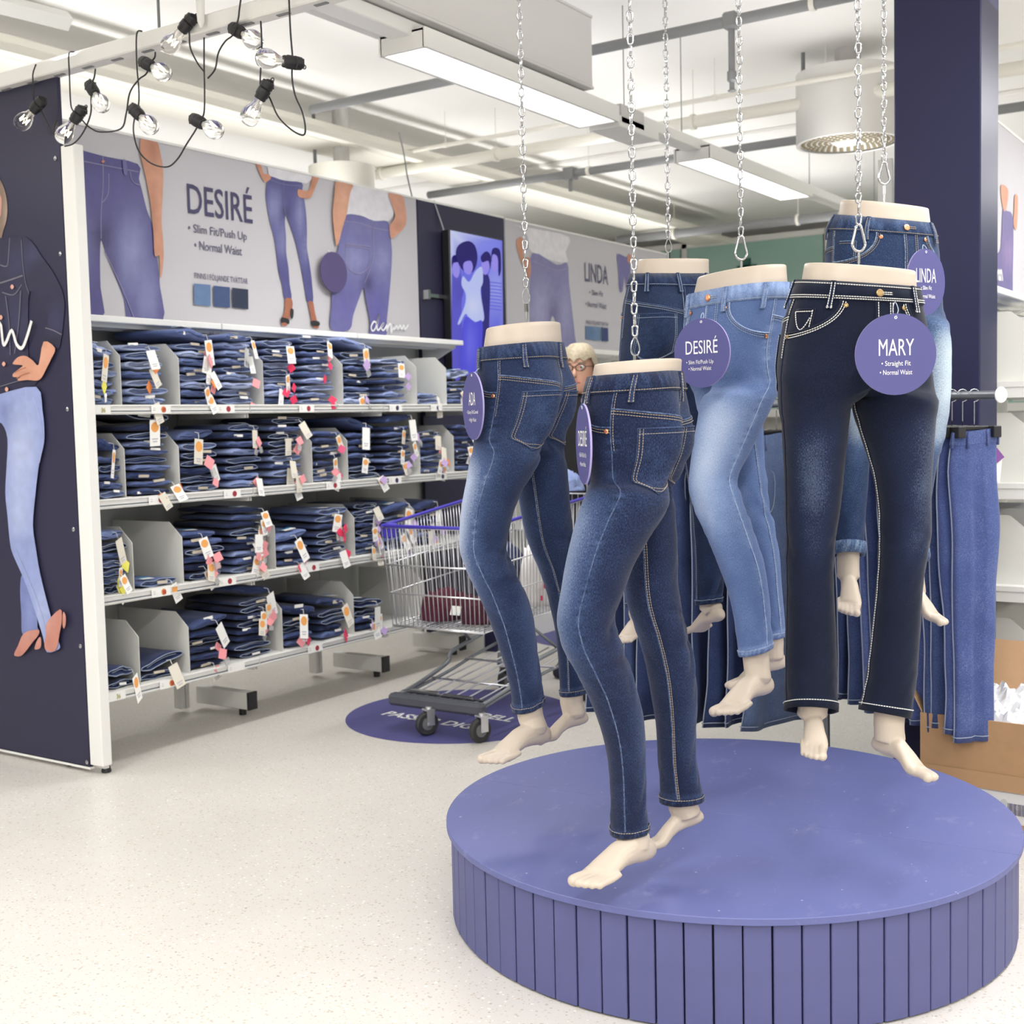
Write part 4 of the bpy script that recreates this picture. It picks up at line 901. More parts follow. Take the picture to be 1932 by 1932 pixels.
for q, c in (([(1080, 1470), (1218, 1482), (1220, 1660), (1083, 1645)], (.10, .17, .32)), ([(1242, 1488), (1378, 1502), (1380, 1672), (1245, 1660)], (.035, .065, .17)), ([(1397, 1505), (1530, 1520), (1532, 1685), (1400, 1670)], (.010, .018, .05))): p.poly('swatch_print', q, c, rnd=False)
p = Print(b1, 0, XBN, 1, (460, 280, 5.085)); p.k = 4
p.poly('shirt_print', [(255, 128), (660, 228), (610, 330), (555, 328), (380, 304), (255, 268), (232, 190)], WS)
p.poly('jeans_print', [(255, 265), (390, 310), (555, 328), (560, 420), (582, 500), (600, 650), (606, 800), (606, 950), (622, 1050), (645, 1200), (655, 1300), (665, 1472), (606, 1470), (590, 1380), (560, 1200), (530, 1050), (490, 880), (440, 730), (402, 640), (395, 720), (405, 850), (407, 1000), (430, 1150), (440, 1300), (458, 1442), (390, 1442), (370, 1320), (335, 1180), (312, 1000), (290, 850), (250, 700), (225, 560), (212, 450), (218, 350), (240, 290)], (.075, .072, .22),
  [(290, 560, 60, 160, DPL, .7), (360, 900, 45, 180, DPL, .6), (540, 620, 45, 190, DPL, .7), (580, 950, 35, 160, DPL, .6), (400, 610, 40, 60, DPD, .8), (340, 1200, 60, 160, (.06, .055, .2), .7)])
for L in ([(250, 300), (390, 345), (556, 360)], [(385, 320), (382, 480), (400, 640)]): p.line('stitch_print', L, .003, (.17, .16, .3))
p.poly('arm_print', [(98, 112), (150, 120), (178, 200), (192, 240), (240, 250), (262, 280), (238, 310), (200, 322), (165, 265), (130, 180)], SK, [(130, 150, 30, 50, SKD, .4)])
p.poly('arm_print', [(668, 240), (727, 257), (700, 340), (662, 432), (642, 472), (590, 480), (530, 466), (514, 425), (525, 392), (570, 402), (622, 402), (645, 335)], SK, [(650, 330, 30, 80, SKD, .4)])
p.poly('foot_print', [(400, 1442), (456, 1442), (470, 1500), (455, 1560), (432, 1650), (412, 1700), (366, 1698), (362, 1640), (392, 1560)], SKD); p.poly('foot_print', [(618, 1478), (664, 1475), (680, 1560), (702, 1650), (722, 1718), (682, 1722), (650, 1690), (645, 1620)], SKD)
for q in ([(363, 1622), (432, 1640), (432, 1688), (395, 1668), (360, 1672)], [(450, 1540), (478, 1550), (472, 1628), (448, 1622)], [(648, 1655), (720, 1660), (725, 1700), (655, 1700)]): p.poly('shoe_print', q, BK)
p.poly('shirt_print', [(1045, 335), (1390, 420), (1442, 600), (1380, 702), (1240, 692), (1120, 642), (985, 637), (1005, 480)], WS)
p.poly('jeans_print', [(985, 635), (1120, 645), (1250, 695), (1380, 700), (1402, 820), (1420, 950), (1420, 1100), (1406, 1300), (1390, 1480), (1372, 1650), (1360, 1810), (1215, 1800), (1210, 1650), (1170, 1450), (1150, 1330), (1110, 1430), (1050, 1600), (1013, 1740), (838, 1735), (843, 1500), (848, 1300), (880, 1100), (905, 960), (922, 850), (960, 730)], (.13, .125, .31),
  [(1060, 1060, 130, 170, DPL, .6), (1330, 1060, 90, 190, DPL, .6), (980, 1500, 100, 200, (.12, .11, .33), .6), (1290, 1560, 90, 190, (.10, .09, .32), .8), (1190, 1290, 60, 90, DPD, .8), (1150, 760, 200, 70, (.2, .2, .38), .5)])
for L in ([(975, 700), (1110, 715), (1240, 760), (1400, 790)], [(1240, 700), (1245, 900), (1250, 1050), (1160, 1290)], [(985, 912), (1215, 942)], [(985, 930), (1210, 962)], [(985, 915), (990, 1120), (1090, 1200), (1205, 1130), (1215, 945)]): p.line('stitch_print', L, .003, (.27, .24, .36))
p.poly('arm_print', [(895, 300), (1045, 335), (1020, 430), (1000, 560), (985, 640), (950, 750), (912, 900), (890, 932), (870, 820), (854, 620), (870, 450)], (.58, .30, .20), [(960, 500, 40, 200, (.68, .40, .29), .5)])
p.poly('arm_print', [(1388, 420), (1515, 440), (1550, 560), (1562, 690), (1540, 760), (1470, 830), (1415, 862), (1400, 790), (1402, 735), (1452, 660), (1430, 560)], (.58, .30, .21), [(1480, 740, 60, 60, SKD, .3)])
for L in ([(1275, 1680), (1250, 1660), (1222, 1710), (1235, 1750), (1265, 1720), (1300, 1585), (1278, 1700), (1290, 1745), (1330, 1690), (1345, 1680), (1320, 1720), (1340, 1745), (1375, 1690)], [(1375, 1690), (1370, 1750), (1395, 1690), (1412, 1690), (1415, 1770), (1440, 1690), (1440, 1740), (1470, 1700), (1478, 1740), (1500, 1695), (1515, 1735), (1535, 1695), (1548, 1735), (1580, 1690)]): p.line('script_lettering', L, .009, (.8, .8, .82))
c_ = on(629, 513.6, 0, XBN+.03)
t = thing('blank_disc', c_, 'plain dark violet disc hanging in front of the pale banner', 'disc'); MB().lathe([(.100, 0), (.100, .004)], c_, (1, 0, 0), 48).build('disc', mat('dull_violet_card', (.075, .055, .16), .5), t)
MB().tube([c_+V(-.01, 0, .09), c_+V(-.028, 0, .11)], .003, 6).build('pin', M['white'], t)
# navy panel with the television
b2 = thing('panel_wall', (XBN, 5.97, 0), 'tall plain navy panel behind the television', 'panel')
MB().box((XBN-.012, 5.965, 1.3), (.022, .85, 2.4)).build('board', M['navy'], b2); MB().box((XBN-.012, 5.965, 2.503), (.028, .85, .012)).build('edge_profile', M['white'], b2)
for z in (1.98,): MB().box((XBN+.02, 5.56, z), (.06, .02, .05)).box((XBN+.012, 5.75, z), (.02, .35, .02)).build('bracket', M['chrome'], b2)
XT = -4.17; tvc = V(XT-.03, 6.045, 1.86); ty0, ty1 = on(848, 432, 0, XT)[1], on(948, 452, 0, XT)[1]; tz = on(848, 432, 0, XT)[2]; tb = tz-(ty1-ty0)*1.72
tv = thing('television', (XT-.03, (ty0+ty1)/2, tb), 'upright television on the navy panel showing four laughing women in blue light', 'television')
MB().box((XT-.03, (ty0+ty1)/2, (tz+tb)/2), (.05, ty1-ty0, tz-tb)).build('casing', M['black'], tv, bevel=.004)
MB().tube([(XT-.04, ty0+.02, tz-.04), (XT-.075, ty0-.04, tz+.16)], .006, 6).build('mount_strap', M['dsteel'], tv)
MB().box((XT-.07, (ty0+ty1)/2, (tz+tb)/2), (.05, .2, .2)).build('wall_mount', M['black'], tv)
Print.lim = None; p = Print(tv, 0, XT-.004, 1, (700, 350, 3.513), 'screen', step=.05); sc_ = [(525, 300), (870, 368), (876, 1260), (545, 1260)]
q0 = [on(700+a/3.513, 350+b/3.513, 0, XT) for a, b in sc_]
p.poly('screen', [(525, 296), (869, 366), (879, 1240), (540, 1240)], (.17, .18, .85), [(560, 320, 120, 120, (.75, .8, 1), 1), (790, 420, 120, 90, (.3, .34, .95), .7), (700, 800, 200, 200, (.22, .22, .9), .5)], rnd=False)
SKB, HB, DB = (.36, .30, .95), (.02, .012, .16), (.07, .06, .50)
p.poly('woman_print', [(545, 480), (575, 470), (590, 520), (598, 600), (615, 660), (612, 720), (600, 800), (605, 1235), (542, 1235), (535, 640)], (.12, .11, .62), [(565, 900, 60, 260, (.12, .11, .7), .5), (570, 700, 40, 60, (.04, .03, .3), .6)])
p.poly('face_print', [(542, 500), (580, 490), (590, 560), (575, 610), (550, 600), (538, 560)], SKB); p.poly('hair_print', [(535, 480), (560, 460), (590, 480), (592, 505), (545, 515), (536, 560)], HB)
p.poly('woman_print', [(800, 420), (860, 440), (868, 600), (868, 1235), (775, 1235), (778, 860), (770, 640), (790, 560)], (.26, .28, .90), [(820, 700, 60, 110, (.42, .45, .98), .8), (820, 1050, 70, 200, (.08, .08, .7), .9)])
p.poly('hair_print', [(800, 430), (830, 412), (858, 440), (862, 560), (845, 600), (838, 480), (800, 520)], HB); p.poly('face_print', [(805, 460), (836, 470), (842, 530), (822, 575), (800, 540)], SKB)
for z in range(640, 830, 22): p.line('stripe_print', [(780, z), (820, z+4), (866, z+10)], .006, (.14, .14, .75))
p.poly('woman_print', [(730, 590), (780, 600), (790, 700), (785, 860), (782, 1000), (775, 1240), (735, 1240), (738, 900)], (.03, .025, .22))
p.poly('face_print', [(735, 500), (775, 490), (785, 540), (765, 590), (738, 575)], SKB); p.poly('hair_print', [(728, 470), (765, 435), (795, 470), (790, 560), (778, 500), (738, 510)], HB)
p.poly('woman_print', [(610, 600), (650, 640), (690, 570), (735, 540), (742, 640), (725, 700), (748, 850), (742, 900), (690, 910), (680, 915), (650, 880), (625, 850), (590, 915), (575, 910), (620, 800), (628, 720), (600, 660)], (.55, .62, 1.0), [(680, 800, 40, 60, (.75, .8, 1), .6)])
p.poly('jeans_print', [(625, 870), (690, 905), (738, 900), (735, 1050), (722, 1240), (600, 1240), (600, 1010)], (.09, .085, .75), [(660, 1050, 35, 150, (.2, .2, .95), .7)])
p.poly('hair_print', [(600, 380), (650, 368), (690, 400), (706, 470), (695, 540), (665, 580), (620, 570), (585, 530), (562, 460), (570, 410)], HB); p.poly('face_print', [(618, 510), (660, 500), (675, 540), (660, 585), (630, 585), (612, 550)], SKB)
b3 = banner('photo_banner', 6.40, 8.6, 1.745, 2.498, 'pale banner reading LINDA beyond the television, with a print of washed jeans', M['banner'])
Print.lim = (6.404, 8.594, 1.752, 2.49); p = Print(b3, 0, XBN, 1, (700, 350, 3.513))
p.poly('shirt_print', [(905, 255), (985, 275), (1040, 345), (1070, 445), (1290, 515), (1290, 440), (1310, 340), (1100, 290)], (.68, .67, .70))
p.poly('jeans_print', [(1070, 445), (1230, 525), (1300, 512), (1312, 640), (1330, 800), (1352, 1000), (1358, 1075), (1262, 1070), (1240, 960), (1205, 860), (1180, 960), (1165, 1060), (1065, 1050), (1055, 860), (1052, 640)], (.20, .19, .36), [(1120, 820, 70, 180, (.34, .34, .52), .7), (1290, 850, 40, 180, (.34, .34, .52), .6), (1205, 850, 30, 70, (.10, .085, .2), .7)])
p.poly('arm_print', [(962, 385), (990, 340), (1010, 370), (1010, 470), (1050, 480), (1060, 560), (1045, 620), (1030, 560), (1000, 520)], SK)
p.poly('jeans_print', [(1632, 455), (1690, 475), (1715, 470), (1720, 560), (1718, 700), (1695, 700), (1680, 600), (1668, 700), (1648, 690), (1640, 560)], (.16, .15, .33)); p.poly('arm_print', [(1705, 455), (1725, 465), (1722, 520), (1700, 500)], SK)
p.line('stitch_print', [(1075, 500), (1220, 560), (1300, 552)], .004, (.3, .28, .42))
for q, c in (([(1422, 930), (1472, 934), (1474, 1025), (1424, 1018)], (.10, .17, .30)), ([(1472, 934), (1522, 939), (1524, 1030), (1474, 1025)], (.12, .20, .33)), ([(1528, 940), (1572, 945), (1574, 1034), (1530, 1030)], (.03, .05, .15))): p.poly('swatch_print', q, c, rnd=False)
tx(b3, 'LINDA', 1102, 1146, 530, 494, M['inkgrey']); tx(b3, '\u2022 Slim Fit', 1111, 1137, 556, 546, M['inkgrey']); tx(b3, '\u2022 Normal Waist', 1104, 1143, 578, 567, M['inkgrey']); tx(b3, 'FINNS I F\u00d6LJANDE TV\u00c4TTAR', 1105, 1147, 611, 604, M['inkgrey'])
# ---------------------------------------------------------------- end panel with the poster of a woman in a denim jacket
EP = 2.937
ep = thing('poster_panel', (-4.3, EP, 0), 'tall dark poster panel at left with a woman in denim jacket and pale jeans', 'panel')
MB().box((-4.49, EP+.009, 1.285), (1.27, .016, 2.52)).build('board', M['navy'], ep)
MB().box((-4.49, EP+.012, .022), (1.27, .022, .012)).build('bottom_edge', M['white'], ep); MB().box((-4.49, EP+.010, 2.548), (1.27, .020, .008)).build('top_edge', M['white'], ep)
for px, py in ((104.5, 299), (114, 479), (127.5, 772), (139, 999), (152, 1219), (164.5, 1438)):
    q = on(px, py, 1, EP); MB().lathe([(.0085, 0), (.0085, .002), (.004, .005)], q, (0, -1, 0), 12).build('screw_head', M['chrome'], ep, smooth='auto')
Print.lim = (-5.12, -3.857, .03, 2.54); p = Print(ep, 1, EP, -1, (0, 300, 3.866))
JK, JKL = (.018, .018, .052), (.040, .042, .11)
p.poly('hair_print', [(-60, 60), (0, 150), (35, 230), (54, 340), (48, 440), (25, 520), (0, 600), (-60, 620)], (.23, .16, .12), [(45, 400, 18, 160, (.42, .32, .25), .8)])
p.poly('face_print', [(-60, 200), (0, 260), (12, 310), (8, 370), (0, 420), (-60, 450)], (.6, .3, .26))
p.poly('jacket_print', [(-60, 560), (0, 575), (70, 575), (150, 572), (195, 572), (250, 625), (292, 695), (370, 800), (440, 930), (468, 1030), (470, 1090), (460, 1200), (450, 1285), (420, 1390), (316, 1330), (340, 1240), (350, 1130), (300, 1040), (250, 975), (210, 990), (205, 1200), (208, 1430), (262, 1560), (265, 1640), (150, 1675), (0, 1720), (-60, 1730)], JK,
  [(240, 690, 70, 60, JKL, .9), (120, 760, 70, 110, JKL, .6), (100, 1200, 90, 200, JKL, .55), (400, 1180, 50, 90, (.035, .04, .12), .6), (390, 1320, 60, 40, (.006, .006, .02), .8)])
for L, wd in (([(70, 575), (62, 700), (50, 780), (0, 772)], .004), ([(0, 905), (80, 880), (165, 850)], .006), ([(15, 972), (100, 990), (158, 915)], .004), ([(155, 590), (165, 760), (185, 900), (212, 985)], .003), ([(330, 1232), (390, 1250), (450, 1282)], .004), ([(40, 1000), (65, 1200), (75, 1430)], .004), ([(150, 960), (135, 1200), (105, 1420)], .004), ([(0, 1660), (130, 1620), (262, 1590)], .003)): p.line('stitch_print', L, wd, (.16, .15, .19))
for x, y in ((88, 932), (6, 1155), (27, 1495), (48, 1680)): p.poly('button_print', [(x-13, y), (x, y-18), (x+13, y), (x, y+18)], (.72, .38, .28))
p.poly('hand_print', [(318, 1332), (402, 1380), (372, 1460), (340, 1525), (305, 1592), (270, 1616), (200, 1612), (140, 1618), (128, 1605), (150, 1590), (98, 1590), (96, 1565), (140, 1530), (165, 1505), (98, 1498), (98, 1480), (132, 1445), (185, 1436), (240, 1470), (282, 1500)], (.62, .30, .20), [(310, 1450, 40, 70, (.72, .40, .28), .6), (180, 1560, 60, 20, (.42, .17, .10), .4)])
for L in ([(105, 1560), (150, 1535), (190, 1522)], [(120, 1600), (170, 1572), (215, 1560)]): p.line('finger_line_print', L, .004, (.38, .15, .09))
p.line('script_lettering', [(-40, 1370), (0, 1195), (22, 1345), (45, 1335), (85, 1250), (120, 1350), (160, 1378), (195, 1300), (230, 1180)], .014, (.82, .81, .80))
p2 = Print(ep, 1, EP, -1, (0, 600, 3.22)); p2.k = 14
LJ, LJL, LJD = (.27, .33, .60), (.48, .54, .74), (.10, .12, .30)
p2.poly('jeans_print', [(-40, 480), (0, 462), (220, 418), (258, 560), (270, 700), (262, 790), (238, 880), (212, 1100), (200, 1260), (218, 1400), (245, 1560), (300, 1780), (335, 1900), (358, 1970), (360, 2010), (285, 2030), (262, 1940), (215, 1790), (150, 1600), (80, 1440), (60, 1360), (45, 1200), (32, 1060), (40, 900), (45, 730), (10, 640), (-40, 620)], LJ, [(130, 800, 70, 260, LJL, .8), (120, 1200, 60, 180, LJL, .6), (60, 660, 70, 40, LJD, .4), (130, 1380, 80, 50, LJD, .35), (260, 1800, 50, 160, LJL, .5), (20, 560, 60, 60, LJD, .5)])
p2.k = 13; p2.poly('jeans_print', [(135, 1560), (180, 1660), (222, 1800), (228, 1880), (230, 1900), (140, 1930), (130, 1800), (122, 1650)], (.17, .21, .45), [(180, 1800, 30, 100, LJ, .6)]); p2.k = 15
for L in ([(155, 440), (165, 600)], [(200, 480), (245, 620), (258, 760), (240, 880)], [(90, 1400), (170, 1580), (240, 1760), (300, 1990)]): p2.line('stitch_print', L, .0025, (.42, .46, .64))
p3 = Print(ep, 1, EP, -1, (0, 950, 3.512)); p3.k = 18
for q, n in (([(160, 858), (252, 836), (255, 870), (215, 920), (150, 1002), (108, 1012), (94, 996), (120, 940)], 'shoe_print'), ([(310, 790), (398, 700), (410, 770), (395, 860), (375, 960), (340, 982), (302, 968), (294, 930), (305, 870)], 'shoe_print'), ([(418, 720), (434, 740), (436, 790), (424, 830), (414, 800)], 'shoe_print'), ([(262, 885), (272, 900), (268, 955), (230, 966), (240, 920)], 'shoe_print')): p3.poly(n, q, (.52, .22, .17), [(q[0][0], q[0][1], 60, 60, (.62, .34, .28), .5)])
Print.lim = None
# ---------------------------------------------------------------- shelving bays along the left
XF, XB, BAY = -3.83, -4.275, [2.985, 3.805, 4.69, 5.57]
LIP = [1.331, .980, .620, .255]; LH = .037
SHN = ['top', 'second', 'third', 'lowest']
lab_mat = M['ink']
def bay(y0, y1, label, lvls, top=True, xf=XF, xb=XB, flip=1, rails=True):
    t = thing('shelving_bay', ((xf+xb)/2, (y0+y1)/2, 0), label, 'shelving'); yc, L = (y0+y1)/2, y1-y0; dm = (xf+xb)/2; dw = abs(xf-xb); s = flip
    MB().box((xb-s*.012, yc, 1.1), (.018, L-.004, 1.8)).build('back_panel', M['back'], t)
    for y in (y0+.012, y1-.012): MB().box((xb-s*.05, y, 1.1), (.05, .02, 2.16)).build('upright', M['white'], t)
    for z in lvls:
        sh = MB().box((dm-s*.006, yc, z+LH-.009), (dw-.012, L-.006, .018)).box((dm, y0+.008, z+LH-.03), (dw-.04, .004, .05)).box((dm, y1-.008, z+LH-.03), (dw-.04, .004, .05)).build('shelf', M['shelf'], t)
        MB().box((xf-s*.003, yc, z+LH/2+.001), (.006, L-.006, LH)).box((xf+s*.003, yc, z+.0085), (.006, L-.006, .004)).box((xf+s*.003, yc, z+LH-.003), (.006, L-.006, .004)).build('price_rail', M['white'], sh)
        MB().box((xf+s*.0012, yc, z+.013), (.002, L-.008, .006)).build('rail_groove', M['dsteel'], sh)
    if top:
        MB().box((xb+s*.15, yc, 1.703), (.30, L-.004, .026)).build('top_shelf', M['white'], t, bevel=.003)
        MB().box((xb+s*.22, yc, 1.683), (.05, L-.004, .014)).box((xb+s*.12, yc, 1.680), (.03, L-.004, .012)).build('shelf_stiffener', M['shelf'], t)
        for y in (y0+.02, y1-.02): MB().add([(xb, y-.004, 1.68), (xb+s*.26, y-.004, 1.68), (xb, y-.004, 1.56), (xb, y+.004, 1.68), (xb+s*.26, y+.004, 1.68), (xb, y+.004, 1.56)], [(0, 1, 2), (5, 4, 3), (0, 3, 4, 1), (1, 4, 5, 2), (2, 5, 3, 0)]).build('shelf_bracket', M['shelf'], t)
    return t
def base_leg(t, y, xf=-3.985, xb=XB, s=1):
    l = MB().box(((xf+xb)/2-.02*s, y, .068), (abs(xf-xb)+.04, .05, .076), top=1).build('base_leg', M['white'], t, bevel=.003)
    MB().box((xf, y, .068), (.012, .052, .078)).build('end_cap', M['black'], l); MB().lathe([(.017, 0), (.017, .03)], (xf-.06*s, y, 0), n=12).build('levelling_foot', M['black'], l)
bays = [bay(BAY[0], BAY[1], 'nearest white shelving bay of folded jeans next to the poster panel', LIP), bay(BAY[1], BAY[2], 'middle white shelving bay of folded jeans', LIP), bay(BAY[2], BAY[3], 'third white shelving bay of jeans behind the shopping cart', LIP),
        bay(6.45, 7.35, 'white shelving bay under the LINDA banner', LIP[:3]), bay(7.36, 8.26, 'farthest white shelving bay under the LINDA banner', LIP[:3])]
for b, y in zip(bays[1:3]+bays[2:3], (3.905, 4.835, 5.50)): base_leg(b, y)
# end post beside the poster
en = thing('end_post', (-3.84, EP+.02, 0), 'white steel end post between the poster panel and the shelves', 'post')
MB().box((-3.815, EP+.022, 1.165), (.072, .044, 2.26)).build('post', M['white'], en, bevel=.003)
MB().box((-4.35, EP+.035, .05), (1.1, .02, .06)).build('foot_rail', M['white'], en)
for x in (-3.82, -4.02, -4.47): MB().lathe([(.016, .0), (.019, .004), (.015, .02), (.012, .03)], (x, EP+.047, 0), n=12).build('levelling_foot', M['black'], en)
# plinth units beyond
pl_ = thing('base_plinth', (-3.95, 6.2, 0), 'low pale plinth with a violet end behind the shopping cart', 'plinth')
MB().box((-4.12, 6.3, .085), (.34, 1.3, .17)).build('plinth_box', M['shelf'], pl_); MB().box((-3.9, 5.72, .09), (.12, .12, .18)).build('violet_end', M['pillar'], pl_)
# price labels on the rails
def plabel(bayi, lv, px, txt, dot, col, w=.095):
    z = LIP[lv]+LH/2; sh = [c for c in bays[bayi].children if c.name.startswith('shelf') and not c.name.startswith('shelf_')][lv]
    r = [c for c in sh.children if c.name.startswith('price_rail')]
    y = on(px, (779, 945, 1110, 1280)[lv], 0, XF)[1]; c = V(XF+.0062, y, z)
    s = MB().box(c, (.0012, w, .031)).build('price_label', M['card'], sh); s.parent = bays[bayi]
    if dot: MB().lathe([(.012, .0008), (.012, .0014)], c+V(0, .012, .001), (1, 0, 0), 16).build('size_dot', M[dot], s)
    if txt: text_mesh('size_number', txt, M[col], s, c+V(.0032, .012, -.0085), ey, ez, .017, .8, bold=.01, gap=.0)
    text_mesh('small_print', 'mm', M['inkgrey'], s, c+V(.0010, -w*.36, .004), ey, ez, .004, .9); text_mesh('small_print', 'mmm', M['inkgrey'], s, c+V(.0010, -w*.36, -.004), ey, ez, .004, .9)
for a in ((0, 0, 187, '36', None, 'yellow'), (0, 0, 302, '38', 'orange', 'dred'), (0, 0, 425, '', 'dred', ''), (1, 0, 577, '', 'dred', ''), (2, 0, 745, '', 'inkdark', ''), (2, 0, 822, '', 'inkdark', ''),
          (0, 1, 297, '', 'dred', ''), (0, 1, 437, '', 'dred', ''), (1, 1, 628, '', 'dred', ''), (2, 1, 745, '', 'inkdark', ''), (2, 1, 832, '', 'inkdark', ''),
          (0, 2, 302, '38', 'orange', 'dred'), (0, 2, 428, '', 'dred', ''), (1, 2, 588, '', 'dred', ''), (0, 3, 214, '36', None, 'yellow'), (0, 3, 317, '38', 'orange', 'dred'), (0, 3, 445, '', None, ''), (1, 3, 595, '', 'dred', '')):
    plabel(*a)
for o in [o for o in bpy.data.objects if o.name.startswith('size_number') and o.data.materials[0] == M['yellow']]: o.data.materials[0] = mat('olive_print', (.35, .33, .03), .6)
# dividers: loose upright plates standing on the shelves
DV = [[230, 340, 498, 648, 787, 843], [238, 340, 590, 657, 793, 857], [252.5, 346, 520, 669.5, 783], [264.5, 358, 533.5, 668, 799]]
LY = [762, 928, 1085, 1265]
def divider(y, z, label, xf=XF, xb=XB, s=1):
    P = [(xf-s*.015, z), (xf-s*.015, z+.185), (xf-s*.085, z+.245), (xb+s*.01, z+.245), (xb+s*.01, z)]; n = len(P)
    vs = [(a, y-.0012, b) for a, b in P]+[(a, y+.0012, b) for a, b in P]
    f = MB().add(vs, [tuple(range(n)), tuple(range(2*n-1, n-1, -1))]+[(i, n+i, n+(i+1) % n, (i+1) % n) for i in range(n)]).box(((xf+xb)/2, y+.02, z+.001), (abs(xf-xb)-.06, .04, .0016))
    o = f.build('shelf_divider', M['divider'], org=((xf+xb)/2, y, z)); return tag(o, label, 'divider', 'steel dividers between the jeans stacks')
ORD = ['first', 'second', 'third', 'fourth', 'fifth', 'sixth', 'seventh', 'eighth', 'ninth', 'tenth', 'eleventh', 'twelfth', 'thirteenth']
DY = []
for lv in range(4):
    z = LIP[lv]+LH; r = []
    for i, px in enumerate(DV[lv]):
        y = on(px, LY[lv]+(px-300)*(0 if lv == 0 else (-.08, -.15, -.24)[lv-1]), 0, XF-.015)[1]; r.append(y)
        divider(y, z, 'slanted grey steel divider, %s from the left on the %s shelf' % (ORD[i], SHN[lv]))
    DY.append(r)
# ---------------------------------------------------------------- folded jeans
def folded_mesh(kind, seed):
    """one folded pair, front at y = 0 going back, base at z = 0, about .20 wide; returns body, edge builders"""
    rg = random.Random(seed); n = 30; hw, hh, dp = .098+rg.uniform(-.005, .003), .0130, .33
    ph = [rg.uniform(0, 6.28) for _ in range(4)]
    def sec(f, y, inset=0.):
        P = []
        for k in range(n):
            a = 2*math.pi*k/n; c, s = math.cos(a), math.sin(a); q = .55
            x = (hw*f-inset)*abs(c)**(.8)*np.sign(c); z = (hh-inset)*abs(s)**q*np.sign(s)
            dz = (.0030*math.sin(x*34+ph[0]+y*9)+.0015*math.sin(x*80+ph[1]))*(1 if s > 0 else .8)-.006*max(0, (abs(x)/hw-.55))*(1 if s > 0 else -.6)
            P.append(V(x, y+.006*math.sin(x*30+ph[2])+.004*math.sin(x*90+ph[3]), hh+.0040+z+dz))
        return P
    b = MB(); e = MB()
    if kind == 'open':
        rows = [sec(.98, .012, .0085), sec(.985, .003, .0042), sec(1, 0, .0), sec(1.01, .015), sec(1.0, .10), sec(.98, .22), sec(.96, dp), sec(.7, dp+.012, .008)]
        b.grid(rows, wrap=True); b.f += [tuple(range(n-1, -1, -1)), tuple(len(b.v)-n+k for k in range(n))]
        e.tube(sec(.99, -.001, .0022), .0017, 5, closed=True)
        # the second trouser layer seen inside the open waist
        q = sec(.80, .006, .0105); e.tube(q[:n//2+2], .0013, 5)
    else:
        rows = [sec(.93, -.007, .0095), sec(.96, -.0055, .0060), sec(.985, -.002, .0025), sec(1.0, .008), sec(1.0, .1), sec(.98, .22), sec(.96, dp), sec(.7, dp+.012, .008)]
        b.grid(rows, wrap=True); b.f += [tuple(range(n-1, -1, -1)), tuple(len(b.v)-n+k for k in range(n))]
        mid = [V(x, -.0072+.006*math.sin(x*30+ph[2])+.004*math.sin(x*90+ph[3]), hh+.003+.0035*math.sin(x*45+ph[1])) for x in np.linspace(-hw*.9, hw*.9, 14)]
        e.tube(mid, .0016, 5)
    return b, e
FV = []
for i in range(7):
    kd = 'open' if i < 3 else 'fold'; b, e = folded_mesh(kd, 40+i); r = []
    for mt in FD:
        o = b.build('folded_jeans', mt, smooth=True); r.append(o.data); bpy.data.objects.remove(o)
    o = e.build('edge', M['fthread'] if kd == 'open' else FD[3], smooth=True); FV.append((r, o.data)); bpy.data.objects.remove(o)
def mesh_of(mb, mt, smooth=False):
    o = mb.build('tmp', mt, smooth=smooth); d = o.data; bpy.data.objects.remove(o); return d
TG = {'card': mesh_of(MB().box((0, 0, -.048), (.040, .0012, .080)), M['card']), 'tan': mesh_of(MB().box((0, 0, -.045), (.040, .0012, .075)), mat('cream_card', (.74, .70, .60), .6)),
      'string': mesh_of(MB().tube([(0, .030, .012), (.003, .008, .010), (0, 0, -.012)], .0011, 4), M['card']), 'seal': mesh_of(MB().lathe([(.0155, .0), (.0155, .0006)], (0, -.0007, -.030), (0, -1, 0), 14), M['seal']),
      'print': mesh_of(MB().box((0, -.0008, -.066), (.024, .0006, .004)).box((0, -.0008, -.074), (.018, .0006, .004)), mat('pale_print', (.5, .5, .55), .6)),
      'patch': mesh_of(MB().box((0, -.002, 0), (.050, .005, .011)), M['tan']), 'wpatch': mesh_of(MB().box((0, -.002, 0), (.046, .005, .010)), M['card']),
      'toplabel': mesh_of(MB().box((0, .03, 0), (.05, .058, .001)), M['card']), 'topblue': mesh_of(MB().box((0, .046, .0008), (.05, .024, .0008)), M['cyan'])}
for k in ('orange', 'pink', 'hot', 'lilac', 'yellow', 'rose'):
    c, s = math.cos(.78), math.sin(.78); TG[k] = mesh_of(MB().box((0, 0, -.020), (.034, .003, .034), fr=[(c, 0, s), (0, 1, 0), (-s, 0, c)]), M[k])
TG['clear'] = mesh_of(MB().box((0, 0, -.012), (.022, .004, .024)), mat('clear_plastic_tag', (.8, .8, .8), .1, trans=.7))
CN = ['pale blue', 'mid blue', 'navy', 'inky dark']
def child(name, data, parent, loc, rot=(0, 0, 0), sc=1):
    o = bpy.data.objects.new(name, data); COL.objects.link(o); o.parent = parent; o.location = tuple(map(float, loc)); o.rotation_euler = rot; o.scale = (sc,)*3; ORG[o.name] = np.zeros(3); return o
